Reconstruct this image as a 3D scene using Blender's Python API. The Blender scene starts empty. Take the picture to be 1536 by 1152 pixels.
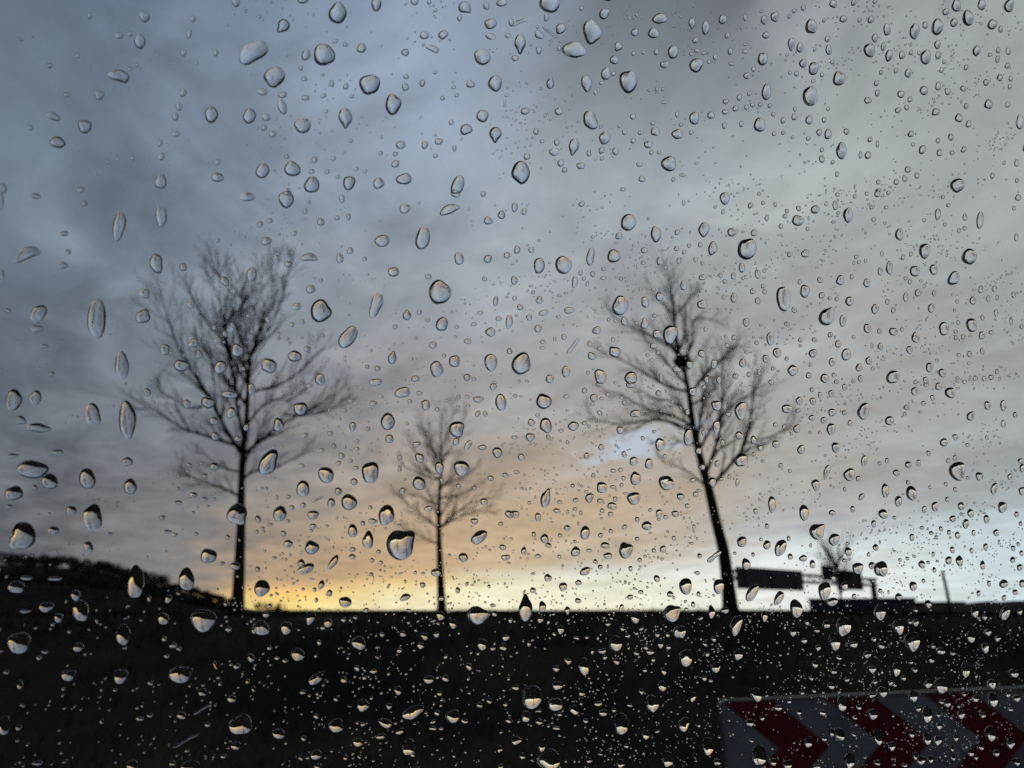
# Rain-covered car side window at dusk: bare trees, dark embankment, gantry, chevron board.
import bpy, math, random
import numpy as np
from mathutils import Vector, Matrix, noise as mnoise

scn = bpy.context.scene
R = math.radians

# ------------------------------------------------------------------ camera
EYE = Vector((0.0, 0.0, 1.25))
PITCH = R(16.8826)
cam_data = bpy.data.cameras.new('camera')
cam = bpy.data.objects.new('camera', cam_data)
scn.collection.objects.link(cam)
cam.location = EYE
cam.rotation_euler = (R(90) + PITCH, 0, 0)
cam_data.sensor_width = 36.0
cam_data.lens = 36.0 * 1117.0 / 1536.0
cam_data.clip_start = 0.01
cam_data.clip_end = 20000
cam_data.dof.use_dof = True
cam_data.dof.focus_distance = 0.32
cam_data.dof.aperture_fstop = 14.0
scn.camera = cam

# ------------------------------------------------------------------ exposure, light paths
vs = scn.view_settings
scn.display_settings.display_device = 'sRGB'
vs.view_transform = 'Standard'
vs.look = 'None'
vs.exposure = 0.0
vs.gamma = 1.0
vs.use_curve_mapping = False
scn.render.engine = 'CYCLES'
cy = scn.cycles
cy.max_bounces = 24
cy.transmission_bounces = 24
cy.glossy_bounces = 10
cy.diffuse_bounces = 3
cy.use_denoising = False
cy.sample_clamp_indirect = 0.0

# ------------------------------------------------------------------ world: dusk overcast over a clear strip
def lin(c):
    return [((k / 255) / 12.92 if k / 255 <= 0.04045 else ((k / 255 + 0.055) / 1.055) ** 2.4) for k in c]

SUN_AZ, SUN_EL = R(-14), R(-1.0)
world = bpy.data.worlds.new('World')
scn.world = world
world.use_nodes = True
wn, wl = world.node_tree.nodes, world.node_tree.links
wn.clear()

def W(t, **k):
    n = wn.new(t)
    for a, b in k.items():
        setattr(n, a, b)
    return n

def wmath(op, a, b=None, c=None, clamp=False):
    n = W('ShaderNodeMath', operation=op, use_clamp=clamp)
    for i, v in enumerate((a, b, c)):
        if v is None:
            continue
        if isinstance(v, (int, float)):
            n.inputs[i].default_value = v
        else:
            wl.new(v, n.inputs[i])
    return n.outputs[0]

def wrange(x, a, b, c=0.0, d=1.0, smooth=True):
    n = W('ShaderNodeMapRange', interpolation_type='SMOOTHSTEP' if smooth else 'LINEAR')
    wl.new(x, n.inputs['Value'])
    for s, v in zip(('From Min', 'From Max', 'To Min', 'To Max'), (a, b, c, d)):
        n.inputs[s].default_value = v
    return n.outputs[0]

def wmix(f, a, b, blend='MIX'):
    n = W('ShaderNodeMix', data_type='RGBA', blend_type=blend)
    for s, v in ((n.inputs[0], f), (n.inputs[6], a), (n.inputs[7], b)):
        if isinstance(v, (int, float)):
            s.default_value = v
        elif isinstance(v, (tuple, list)):
            s.default_value = (*v[:3], 1)
        else:
            wl.new(v, s)
    return n.outputs[2]

tc = W('ShaderNodeTexCoord')
nrm = W('ShaderNodeVectorMath', operation='NORMALIZE')
wl.new(tc.outputs['Generated'], nrm.inputs[0])
sep = W('ShaderNodeSeparateXYZ')
wl.new(nrm.outputs[0], sep.inputs[0])
dx, dy, dz = sep.outputs
zpos = wmath('MAXIMUM', dz, 0.0)
# cloud sheet seen in perspective: direction projected onto a plane overhead
inv = wmath('DIVIDE', 1.0, wmath('ADD', zpos, 0.10))
cx, cyy = wmath('MULTIPLY', dx, inv), wmath('MULTIPLY', dy, inv)
comb = W('ShaderNodeCombineXYZ')
wl.new(cx, comb.inputs[0]); wl.new(cyy, comb.inputs[1])
def cloud_noise(rot, sx, sy, scale, detail, rough, seed, dist=0.0):
    m = W('ShaderNodeMapping', vector_type='TEXTURE')
    m.inputs['Rotation'].default_value = (0, 0, R(rot))
    m.inputs['Scale'].default_value = (sx, sy, 1)
    m.inputs['Location'].default_value = (seed * 3.7, seed * 1.9, seed)
    wl.new(comb.outputs[0], m.inputs[0])
    n = W('ShaderNodeTexNoise')
    n.inputs['Scale'].default_value = scale
    n.inputs['Detail'].default_value = detail
    n.inputs['Roughness'].default_value = rough
    n.inputs['Distortion'].default_value = dist
    wl.new(m.outputs[0], n.inputs['Vector'])
    return wmath('SUBTRACT', n.outputs['Fac'], 0.5)
n_big = cloud_noise(128, 1.8, 1.0, 1.5, 3, 0.5, 1.3, 0.5)
n_mid = cloud_noise(122, 1.4, 1.0, 3.4, 5, 0.58, 4.1, 0.8)
n_fine = cloud_noise(118, 1.15, 1.0, 8.0, 5, 0.6, 7.7, 0.8)
DEG = 180 / math.pi
el = wmath('MULTIPLY', wmath('ARCSINE', zpos), DEG)
az = wmath('MULTIPLY', wmath('ARCTAN2', dx, dy), DEG)
# the layers do not follow the compass: shift height and bearing with the cloud noise
elw = wmath('MINIMUM', el, 14.0)
el2 = wmath('ADD', el, wmath('MULTIPLY', wmath('ADD', wmath('MULTIPLY', n_big, 1.0), wmath('MULTIPLY', n_mid, 0.5)), wmath('MULTIPLY', elw, 0.65)))
az2 = wmath('ADD', az, wmath('MULTIPLY', wmath('ADD', n_big, n_mid), wmath('ADD', wmath('MULTIPLY', elw, 1.2), 3.0)))
elf = wmath('DIVIDE', el2, 90.0, clamp=True)
ELS = [0.3, 2.0, 3.2, 5.3, 7.6, 10, 15, 22.5, 29.5, 36, 43, 90]
COLS = [
 (-180, [(64,68,76)]*4 + [(66,71,80)]*4 + [(70,77,88)]*3 + [(100,112,130)]),
 (-90, [(74,78,84)]*4 + [(74,79,88)]*4 + [(76,84,98)]*3 + [(100,112,130)]),
 (-36, [(104,104,106),(99,101,104),(96,99,103),(94,98,103),(94,99,106),(95,101,110),(99,108,120),(106,118,133),(112,126,143),(106,120,139),(96,111,132),(104,115,132)]),
 (-25, [(178,162,140),(160,150,138),(146,140,134),(134,132,132),(126,127,131),(122,126,133),(119,126,136),(122,132,146),(124,137,153),(122,136,155),(116,130,151),(108,120,139)]),
 (-16, [(255,226,142),(255,214,126),(240,190,118),(190,162,128),(152,143,135),(149,145,143),(142,144,149),(142,150,161),(146,158,173),(147,161,181),(136,151,174),(114,127,147)]),
 (-8, [(252,240,198),(248,231,178),(238,204,144),(208,175,134),(182,162,140),(173,161,150),(160,157,157),(153,158,166),(155,167,181),(158,173,194),(148,164,186),(118,131,151)]),
 (0, [(246,241,210),(241,236,204),(228,219,193),(207,183,152),(196,171,142),(182,166,151),(165,162,161),(158,163,169),(162,172,183),(155,167,182),(142,155,172),(118,130,149)]),
 (6, [(244,241,214),(237,236,214),(222,222,212),(203,187,164),(197,174,147),(187,173,157),(170,167,165),(163,167,171),(168,177,185),(146,154,163),(122,131,141),(118,130,147)]),
 (21, [(238,241,237),(230,235,233),(215,223,225),(187,190,194),(180,177,173),(176,172,167),(171,171,168),(175,180,180),(180,188,191),(142,149,154),(112,118,124),(112,122,138)]),
 (36, [(216,231,236),(209,225,230),(199,214,218),(176,185,190),(169,175,178),(168,173,175),(168,173,172),(169,175,176),(169,176,175),(173,180,181),(160,164,168),(115,124,138)]),
 (80, [(112,120,128),(112,120,127),(110,118,126),(109,117,125),(107,115,123),(105,113,121),(102,110,119),(100,108,118),(99,107,118),(98,107,119),(98,108,121),(104,115,132)]),
 (180, [(64,68,76)]*4 + [(66,71,80)]*4 + [(70,77,88)]*3 + [(100,112,130)]),
]
BASE = {-180: 3, -90: 3, -36: 2.0, -25: 1.5, -16: 1.75, -8: 2.3, 0: 2.75, 6: 3.15, 21: 5.0, 36: 6.2, 80: 6.0, 180: 3}      # height of the cloud edge over the clear strip, by bearing
sky = None
for i, (a0, cols) in enumerate(COLS):
    r = W('ShaderNodeValToRGB')
    cr = r.color_ramp
    cr.interpolation = 'LINEAR'
    while len(cr.elements) < len(ELS):
        cr.elements.new(0.5)
    b_ = BASE[a0]
    els = [0.3, b_ * 0.6, b_ - 0.3, b_ + 0.3, max(7.6, b_ + 2.0), max(10, b_ + 4.2)] + ELS[6:]
    for k, (p, c) in enumerate(zip(els, cols)):
        cr.elements[k].position = p / 90
    for k, (p, c) in enumerate(zip(els, cols)):
        cr.elements[k].color = (*lin(c), 1)
    wl.new(elf, r.inputs[0])
    if sky is None:
        sky = r.outputs[0]
    else:
        sky = wmix(wrange(az2, COLS[i - 1][0], a0), sky, r.outputs[0])
# light and dark folds of the cloud base
fold = wmath('ADD', 1.07, wmath('ADD', wmath('MULTIPLY', n_big, 0.55), wmath('ADD', wmath('MULTIPLY', n_mid, 0.72), wmath('MULTIPLY', n_fine, 0.36))))
foldc = W('ShaderNodeCombineColor')
for k in range(3):
    wl.new(fold, foldc.inputs[k])
sky = wmix(1.0, sky, foldc.outputs[0], 'MULTIPLY')
# clear sky showing through a break in the cloud
nish = W('ShaderNodeTexSky', sky_type='NISHITA')
nish.sun_disc = False
nish.sun_elevation = SUN_EL
nish.sun_rotation = SUN_AZ
nish.air_density = 1.4
nish.dust_density = 2.0
clear = wmix(1.0, nish.outputs[0], (0.12,) * 3, 'MULTIPLY')
clear = wmix(0.72, clear, lin((222, 236, 255)))
ba, be = wmath('SUBTRACT', az, 9.6), wmath('SUBTRACT', el, 12.0)
ragged = wmath('ADD', wmath('MULTIPLY', n_fine, 3.2), wmath('MULTIPLY', n_mid, 2.0))
brk_d = wmath('SQRT', wmath('ADD', wmath('POWER', wmath('DIVIDE', wmath('SUBTRACT', ba, wmath('MULTIPLY', be, 1.2)), 3.4), 2.0), wmath('POWER', wmath('DIVIDE', wmath('SUBTRACT', be, wmath('MULTIPLY', ba, 0.12)), 1.25), 2.0)))
brk = wmath('MULTIPLY', wrange(wmath('SUBTRACT', brk_d, ragged), 1.3, 0.1), 0.95)
sky = wmix(brk, sky, clear)
bg = W('ShaderNodeBackground')
wl.new(sky, bg.inputs['Color'])
bg.inputs['Strength'].default_value = 1.0
wo = W('ShaderNodeOutputWorld')
wl.new(bg.outputs[0], wo.inputs['Surface'])

# ------------------------------------------------------------------ sun: it has just set behind the ridge
sun_data = bpy.data.lights.new('sun', 'SUN')
sun_data.energy = 2.0
sun_data.angle = R(0.5)
sun_data.color = (1.0, 0.78, 0.55)
sun = bpy.data.objects.new('sun', sun_data)
scn.collection.objects.link(sun)
sd = Vector((math.sin(SUN_AZ) * math.cos(SUN_EL), math.cos(SUN_AZ) * math.cos(SUN_EL), math.sin(SUN_EL)))
sun.rotation_euler = sd.to_track_quat('Z', 'Y').to_euler()
sun.location = (0, 0, 30)

# ------------------------------------------------------------------ helpers
col = scn.collection
def tag(o, label=None, cat=None, group=None, kind=None):
    if label: o['label'] = label
    if cat: o['category'] = cat
    if group: o['group'] = group
    if kind: o['kind'] = kind
    return o
def empty(name, loc):
    o = bpy.data.objects.new(name, None)
    o.empty_display_size = 0.1
    o.location = loc
    col.objects.link(o)
    return o
def mesh_obj(name, verts, faces, mat, parent=None, smooth=False, loc=None):
    me = bpy.data.meshes.new(name)
    me.from_pydata([tuple(v) for v in verts], [], faces)
    me.materials.append(mat)
    if smooth:
        me.polygons.foreach_set('use_smooth', [True] * len(me.polygons))
    me.update()
    o = bpy.data.objects.new(name, me)
    if loc is not None: o.location = loc
    if parent is not None: o.parent = parent
    col.objects.link(o)
    return o
def box(p0, p1):
    (a, b, c), (d, e, f) = p0, p1
    v = [(a,b,c),(d,b,c),(d,e,c),(a,e,c),(a,b,f),(d,b,f),(d,e,f),(a,e,f)]
    return v, [(0,3,2,1),(4,5,6,7),(0,1,5,4),(1,2,6,5),(2,3,7,6),(3,0,4,7)]
def join(parts):
    V, Fc = [], []
    for v, f in parts:
        n = len(V)
        V += [tuple(k) for k in v]
        Fc += [tuple(i + n for i in q) for q in f]
    return V, Fc
def obox(c, ax, ay, az_, h):
    """box centred at c with half extents h along three axes"""
    c = Vector(c); v = []
    for k in (-1, 1):
        for (i, j) in ((-1,-1),(1,-1),(1,1),(-1,1)):
            v.append(c + Vector(ax) * i * h[0] + Vector(ay) * j * h[1] + Vector(az_) * k * h[2])
    return v, [(0,3,2,1),(4,5,6,7),(0,1,5,4),(1,2,6,5),(2,3,7,6),(3,0,4,7)]
def tube(pts, rad, sides=6, cap=True):
    V, Fc = [], []
    n = len(pts); pts = [Vector(p) for p in pts]
    ref = None
    for i, p in enumerate(pts):
        t = (pts[min(i + 1, n - 1)] - pts[max(i - 1, 0)])
        if t.length < 1e-9: t = Vector((0, 0, 1))
        t.normalize()
        if ref is None:
            ref = t.orthogonal().normalized()
        ref = (ref - t * ref.dot(t))
        if ref.length < 1e-6: ref = t.orthogonal()
        ref.normalize()
        b = t.cross(ref)
        for k in range(sides):
            a = 2 * math.pi * k / sides
            V.append(p + (ref * math.cos(a) + b * math.sin(a)) * rad[i])
    for i in range(n - 1):
        for k in range(sides):
            k2 = (k + 1) % sides
            Fc.append((i*sides+k, i*sides+k2, (i+1)*sides+k2, (i+1)*sides+k))
    if cap:
        Fc.append(tuple(range(sides))[::-1]); Fc.append(tuple((n-1)*sides+k for k in range(sides)))
    return V, Fc
def mat_plain(name, c1, c2=None, scale=8.0, rough=0.8, bump=0.0, metal=0.0, detail=5, spec=0.3):
    m = bpy.data.materials.new(name); m.use_nodes = True
    nt = m.node_tree; b = nt.nodes['Principled BSDF']
    b.inputs['Roughness'].default_value = rough
    b.inputs['Metallic'].default_value = metal
    b.inputs['Specular IOR Level'].default_value = spec
    tcn = nt.nodes.new('ShaderNodeTexCoord')
    nz = nt.nodes.new('ShaderNodeTexNoise'); nz.inputs['Scale'].default_value = scale; nz.inputs['Detail'].default_value = detail
    nt.links.new(tcn.outputs['Object'], nz.inputs['Vector'])
    rp = nt.nodes.new('ShaderNodeValToRGB')
    rp.color_ramp.elements[0].position = 0.35; rp.color_ramp.elements[1].position = 0.68
    rp.color_ramp.elements[0].color = (*c1, 1); rp.color_ramp.elements[1].color = (*(c2 or c1), 1)
    nt.links.new(nz.outputs['Fac'], rp.inputs[0]); nt.links.new(rp.outputs[0], b.inputs['Base Color'])
    if bump:
        bp = nt.nodes.new('ShaderNodeBump'); bp.inputs['Strength'].default_value = bump; bp.inputs['Distance'].default_value = 0.02
        nt.links.new(nz.outputs['Fac'], bp.inputs['Height']); nt.links.new(bp.outputs[0], b.inputs['Normal'])
    return m
def mat_glass(name, ior, colr):
    m = bpy.data.materials.new(name); m.use_nodes = True
    nt = m.node_tree; nt.nodes.clear()
    g = nt.nodes.new('ShaderNodeBsdfGlass'); g.inputs['IOR'].default_value = ior; g.inputs['Roughness'].default_value = 0.0
    g.inputs['Color'].default_value = (*colr, 1)
    o = nt.nodes.new('ShaderNodeOutputMaterial'); nt.links.new(g.outputs[0], o.inputs['Surface'])
    return m
M = {
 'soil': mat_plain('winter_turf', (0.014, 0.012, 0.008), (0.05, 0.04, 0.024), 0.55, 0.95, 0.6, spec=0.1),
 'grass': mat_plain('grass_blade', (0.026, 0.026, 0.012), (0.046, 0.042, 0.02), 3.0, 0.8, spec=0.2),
 'bark': mat_plain('bark', (0.035, 0.028, 0.02), (0.065, 0.055, 0.042), 14, 0.9, 0.5, spec=0.2),
 'bark_olive': mat_plain('olive_bark', (0.032, 0.03, 0.014), (0.06, 0.06, 0.026), 9, 0.9, 0.5, spec=0.2),  # olive-green tint mottled over the whole trunk
 'wood': mat_plain('woodland_twigs', (0.05, 0.044, 0.036), (0.08, 0.07, 0.056), 0.05, 0.95, spec=0.1),  # paler than the near bark: distance haze is put into the colour
 'nest': mat_plain('nest_twigs', (0.02, 0.016, 0.012), (0.045, 0.036, 0.026), 30, 0.95, spec=0.1),
 'steel': mat_plain('galvanised_steel', (0.10, 0.105, 0.11), (0.16, 0.165, 0.17), 4, 0.6, 0.0, 0.3),
 'panel': mat_plain('sign_back', (0.05, 0.053, 0.058), (0.075, 0.078, 0.085), 0.6, 0.6),
 'brown': mat_plain('brown_sign_back', (0.055, 0.035, 0.025), (0.08, 0.05, 0.035), 0.6, 0.6),
 'roof': mat_plain('blue_grey_cladding', (0.09, 0.11, 0.14), (0.13, 0.155, 0.19), 0.15, 0.7),
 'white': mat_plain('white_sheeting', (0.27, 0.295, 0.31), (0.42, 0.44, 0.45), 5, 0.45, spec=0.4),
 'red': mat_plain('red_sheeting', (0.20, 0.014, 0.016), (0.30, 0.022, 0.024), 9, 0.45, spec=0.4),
 'edge': mat_plain('aluminium_edge', (0.22, 0.225, 0.215), (0.32, 0.325, 0.31), 12, 0.4, 0.0, 0.6),
 'lining': mat_plain('charcoal_lining', (0.014, 0.014, 0.015), (0.02, 0.02, 0.021), 60, 0.95, spec=0.1),
 'rubber': mat_plain('black_rubber', (0.012, 0.012, 0.012), (0.02, 0.02, 0.02), 40, 0.7, spec=0.2),
 'glass': mat_glass('window_glass', 1.5, (0.985, 0.99, 0.985)),
 'water': mat_glass('rain_water', 1.333, (1, 1, 1)),
}
rng = random.Random(7)
LIMBS = {'L': ([-4.903, 14.0, 1.227], [[(-0.005, 0.061), (-0.102, 1.317), (-0.192, 2.048), (-0.265, 2.866), (-0.277, 3.581), (-0.301, 4.248), (-0.299, 4.865), (-0.125, 5.426), (0.088, 5.999), (0.108, 6.511)], [(-0.281, 2.898), (-0.626, 3.384), (-0.91, 3.912), (-1.298, 4.452), (-1.67, 5.074), (-1.919, 5.711), (-2.15, 6.437)], [(-0.91, 3.912), (-1.448, 3.846), (-1.935, 4.113), (-2.287, 4.316), (-2.448, 4.623)], [(-0.301, 4.248), (-0.612, 4.727), (-0.97, 5.284), (-1.403, 5.854), (-1.566, 6.364)], [(-0.612, 4.727), (-0.821, 5.426), (-0.549, 5.999), (-0.857, 6.364), (-1.051, 6.585), (-0.999, 7.033)], [(-0.299, 4.865), (-0.629, 5.497), (-0.49, 6.071), (-0.177, 6.659), (-0.152, 7.109)], [(-0.193, 2.898), (0.087, 3.253), (0.497, 3.647), (0.86, 3.912), (1.346, 4.316), (1.698, 4.9)], [(0.497, 3.647), (1.132, 3.713), (1.563, 3.979), (1.804, 4.248)], [(-0.268, 4.113), (0.314, 4.248), (0.686, 4.452), (1.048, 4.83), (1.419, 5.144)], [(-0.299, 4.865), (-0.104, 5.214), (0.174, 5.782), (0.305, 6.585), (0.436, 7.033)], [(-0.241, 2.048), (-0.494, 2.203), (-0.882, 2.328), (-1.178, 2.454), (-1.521, 2.93)], [(-0.218, 2.297), (-0.032, 2.548), (0.395, 2.675), (0.813, 2.93), (1.103, 3.253)], [(-0.463, 3.059), (-1.056, 3.253), (-1.453, 3.384), (-2.008, 3.713), (-2.348, 3.846)], [(-0.279, 3.846), (-0.657, 4.248), (-1.176, 4.796), (-1.541, 5.355), (-1.698, 6.071)], [(-0.225, 3.449), (0.094, 3.846), (0.596, 3.979), (1.032, 4.181)], [(-0.244, 2.548), (-0.602, 2.612), (-0.977, 2.866), (-1.332, 2.93)]]), 'R': ([4.059, 14.5, 1.214], [[(-0.01, 0.04), (-0.048, 1.025), (-0.147, 1.684), (-0.223, 2.299), (-0.332, 2.929), (-0.411, 3.575), (-0.456, 4.305), (-0.545, 4.919), (-0.649, 5.335), (-0.67, 6.045), (-0.73, 6.7), (-0.805, 7.146)], [(-0.223, 2.299), (0.221, 2.77), (0.509, 3.185), (0.664, 3.838), (0.79, 4.508), (0.873, 5.057)], [(0.509, 3.185), (1.094, 3.347), (1.499, 3.575), (1.635, 4.238)], [(-0.327, 2.993), (-0.029, 3.575), (0.387, 3.971), (0.797, 4.238), (1.348, 4.576)], [(-0.433, 4.171), (-0.07, 4.713), (0.426, 5.196), (0.787, 5.546), (1.052, 5.902)], [(-0.514, 4.884), (-0.281, 5.406), (-0.174, 5.973), (0.231, 6.045), (0.705, 6.117)], [(-0.542, 4.953), (-0.879, 5.335), (-1.462, 5.546), (-1.916, 5.759), (-2.167, 6.189)], [(-0.48, 4.238), (-0.937, 4.373), (-1.506, 4.644), (-1.952, 4.85), (-2.401, 5.126)], [(-0.439, 3.641), (-0.841, 3.838), (-1.342, 4.038), (-1.842, 4.373), (-2.29, 4.508)], [(-0.379, 3.315), (-0.73, 3.575), (-1.236, 3.641), (-1.879, 3.51), (-2.449, 3.575), (-2.761, 3.838)], [(-0.264, 2.33), (-0.601, 2.675), (-0.964, 2.865), (-1.138, 3.121)], [(-0.659, 5.902), (-0.958, 6.262), (-1.263, 6.848)], [(-0.668, 5.973), (-0.354, 6.262), (-0.065, 6.553)], [(-0.368, 3.121), (-0.624, 3.25), (-1.01, 3.153), (-1.574, 3.25)], [(-0.456, 4.038), (-0.042, 4.238), (0.261, 4.781), (0.384, 5.476)]]), 'M': ([-2.338, 26.0, 1.229], [[(0.0, 0.007), (-0.105, 1.355), (-0.192, 2.711), (-0.2, 3.969), (-0.161, 4.611), (-0.181, 5.335), (-0.203, 6.146), (-0.188, 6.895)], [(-0.224, 4.324), (-0.667, 4.827), (-1.193, 5.481), (-1.545, 6.146)], [(-0.173, 5.044), (-0.622, 5.628), (-0.864, 6.369), (-1.112, 7.198)], [(-0.141, 5.189), (0.242, 5.702), (0.586, 6.594), (0.645, 7.35)], [(-0.178, 2.711), (0.231, 3.126), (0.783, 3.616), (1.556, 3.898), (1.979, 4.324)], [(-0.18, 2.78), (-0.751, 3.126), (-1.332, 3.616), (-2.065, 4.182)], [(-0.199, 2.232), (-0.796, 2.437), (-1.364, 2.711), (-2.009, 3.057)], [(-0.191, 4.396), (-0.874, 4.611), (-1.605, 5.044), (-1.834, 5.335)], [(-0.183, 4.11), (0.412, 4.467), (0.976, 4.827), (1.254, 5.555)], [(-0.11, 2.78), (0.719, 3.266), (1.349, 3.405), (1.984, 3.126)], [(-0.198, 3.405), (-0.629, 3.686), (-1.129, 3.827), (-1.697, 3.898)], [(-0.192, 3.686), (0.355, 3.827), (0.987, 4.11), (1.693, 4.467)]])}

# ------------------------------------------------------------------ ground sheet
CREST = 1.17
def ground_z(x, y):
    r = math.hypot(x, y)
    # embankment: road level at the car, up to a flat-topped crest, then falling away
    t = min(max((y - 6.0) / 5.5, 0.0), 1.0); t = t * t * (3 - 2 * t)
    z = CREST * t
    side = min(max((r - 60) / 200, 0), 1)
    z -= side * 2.5
    z += 0.035 * (mnoise.noise(Vector((x * 0.35, y * 0.35, 2.0))) + 0.5 * mnoise.noise(Vector((x * 1.3, y * 1.3, 5.0)))) * min(1, t + .3)
    return z
xs = sorted(set([round(s * v, 3) for v in list(np.arange(0, 14, 0.35)) + list(14 * 1.16 ** np.arange(0, 44)) for s in (-1, 1)]))
ys = [-9000, -4000, -1500, -500, -150, -50, -20, -8] + [float(v) for v in np.arange(-4, 28, 0.35)] + [float(28 * 1.16 ** k) for k in range(0, 40)]
gv = [(x, y, ground_z(x, y)) for y in ys for x in xs]
nx = len(xs)
gf = [(j*nx+i, j*nx+i+1, (j+1)*nx+i+1, (j+1)*nx+i) for j in range(len(ys)-1) for i in range(nx-1)]
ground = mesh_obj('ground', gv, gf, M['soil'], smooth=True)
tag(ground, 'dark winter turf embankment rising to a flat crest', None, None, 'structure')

# rough grass on the bank and along its crest
gv, gf = [], []
for k in range(42000):
    y = rng.uniform(5.5, 17) if k % 3 else rng.uniform(9.5, 13.0)
    x = rng.uniform(-1, 1) * (y * 0.9 + 1.5)
    z = ground_z(x, y)
    tall = 0.5 + mnoise.noise(Vector((x * 0.8, y * 0.8, 11.0)))
    h = rng.uniform(0.025, 0.07) * (1 + 0.9 * max(0, tall))
    if rng.random() < 0.03: h *= 1.7
    a = rng.uniform(0, math.pi); w = rng.uniform(0.004, 0.009)
    lx, ly = rng.gauss(0, 0.35) * h, rng.gauss(0, 0.35) * h
    n = len(gv)
    gv += [(x - math.cos(a) * w, y - math.sin(a) * w, z - 0.01), (x + math.cos(a) * w, y + math.sin(a) * w, z - 0.01), (x + lx, y + ly, z + h)]
    gf.append((n, n + 1, n + 2))
for k in range(900):      # taller dry stalks in patches on the crest
    x = rng.uniform(-13, 13); y = rng.uniform(10.6, 13.5)
    if mnoise.noise(Vector((x * 0.55, 0.3, 4.0))) < -0.05 or rng.random() < 0.3: continue
    z = ground_z(x, y)
    for j in range(rng.randint(2, 5)):
        h = rng.uniform(0.06, 0.16); a = rng.uniform(0, math.pi); w = 0.004
        bx_, by_ = x + rng.gauss(0, .03), y + rng.gauss(0, .03)
        n = len(gv)
        gv += [(bx_ - math.cos(a) * w, by_ - math.sin(a) * w, z - 0.01), (bx_ + math.cos(a) * w, by_ + math.sin(a) * w, z - 0.01), (bx_ + rng.gauss(0, .3) * h, by_, z + h)]
        gf.append((n, n + 1, n + 2))
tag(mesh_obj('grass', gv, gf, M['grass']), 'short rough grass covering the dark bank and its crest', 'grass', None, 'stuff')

# ------------------------------------------------------------------ far relief
def ridge(name, pts, depth, mat):
    """pts: (azimuth deg, distance, top z); a long hill with sloping faces"""
    V, Fc = [], []
    n = len(pts)
    for off, zf in ((-depth, 0.0), (-depth * 0.45, 0.6), (0.0, 1.0), (depth * 0.6, 0.85), (depth * 2.0, 0.0)):
        for a, d, z in pts:
            q = d + off
            jit = 0.06 * z * mnoise.noise(Vector((a * 0.9, off * 0.1, 3.0)))
            V.append((math.sin(R(a)) * q, math.cos(R(a)) * q, -4.0 + (z + 4.0 + jit) * zf))
    for j in range(4):
        for i in range(n - 1):
            Fc.append((j*n+i, j*n+i+1, (j+1)*n+i+1, (j+1)*n+i))
    return mesh_obj(name, V, Fc, mat, smooth=True)
def interp(pts, a):
    for (a0, z0), (a1, z1) in zip(pts, pts[1:]):
        if a0 <= a <= a1:
            return z0 + (z1 - z0) * (a - a0) / (a1 - a0)
    return pts[0][1] if a < pts[0][0] else pts[-1][1]
def tan_el(d, e): return EYE.z + d * math.tan(R(e))
HD = 260.0
left_prof = [(-75, 3.2), (-55, 3.4), (-42, 3.0), (-36, 2.9), (-33, 2.7), (-29.5, 2.6), (-26, 1.9), (-23, 1.2), (-20.2, 0.35), (-17, -0.2), (-12, -0.5)]
hill = ridge('hill', [(a, HD, tan_el(HD, interp(left_prof, a))) for a in np.arange(-75, -11.5, 0.75)], 60, M['soil'])
tag(hill, 'low dark hill under the wood at the edge of the field', None, None, 'structure')
right_prof = [(25, -0.35), (27.7, 0.28), (29.5, 0.36), (31.5, 0.55), (32.2, 0.48), (34, 0.6), (40, 0.8), (60, 0.9), (75, 0.7)]
rd = ridge('terrain', [(a, 120.0, tan_el(120.0, interp(right_prof, a))) for a in np.arange(25, 75.5, 0.6)], 25, M['soil'])
tag(rd, 'low dark rise of ground behind the thin pole', None, None, 'structure')

# wood on the hill: bare crowns packed together, read as one mass
wv, wf = [], []
def twig_fan(px, py, pz, h, w, conifer):
    t, f = tube([(px, py, pz - 1), (px, py, pz + h * 0.75)], [0.16, 0.05], 3, False)
    n = len(wv); wv.extend(t); wf.extend(tuple(i + n for i in q) for q in f)
    for _ in range(150 if conifer else 80):
        s = rng.random()
        if conifer:
            zz = pz + h * (0.12 + 0.88 * s); rr = w * (1.05 - s) * 0.8
        else:
            zz = pz + h * (0.3 + 0.7 * s); rr = w * math.sqrt(max(0.02, 1 - (2 * s - 0.85) ** 2)) 
        a = rng.uniform(0, 6.283); r = rr * math.sqrt(rng.random())
        c = Vector((px + math.cos(a) * r, py + math.sin(a) * r, zz))
        d = Vector((math.cos(a), math.sin(a), rng.uniform(0.3, 1.6))).normalized() * rng.uniform(0.5, 1.3)
        sdv = d.orthogonal().normalized() * (0.30 if conifer else rng.uniform(0.05, 0.14))
        n = len(wv)
        wv.extend([c - sdv, c + sdv, c + d]); wf.append((n, n + 1, n + 2))
for k in range(1000):
    a = rng.uniform(-60, -19.8)
    d = HD + rng.uniform(-45, 30)
    e = interp(left_prof, a)
    zf = 1.0 if d > HD else 1.0 - 0.4 * min(1, (HD - d) / 27)
    top = tan_el(HD, e)
    zg = -4.0 + (top + 4) * zf
    h = rng.uniform(2.8, 3.6) if a < -24 else rng.uniform(1.6, 2.2)
    con = False
    twig_fan(math.sin(R(a)) * d, math.cos(R(a)) * d, zg, h * (1.35 if con else 1.0), h * (0.28 if con else 0.42), con)
tag(mesh_obj('woodland', wv, wf, M['wood']), 'far dark bare wood covering the low hill', 'wood', None, 'stuff')

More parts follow.
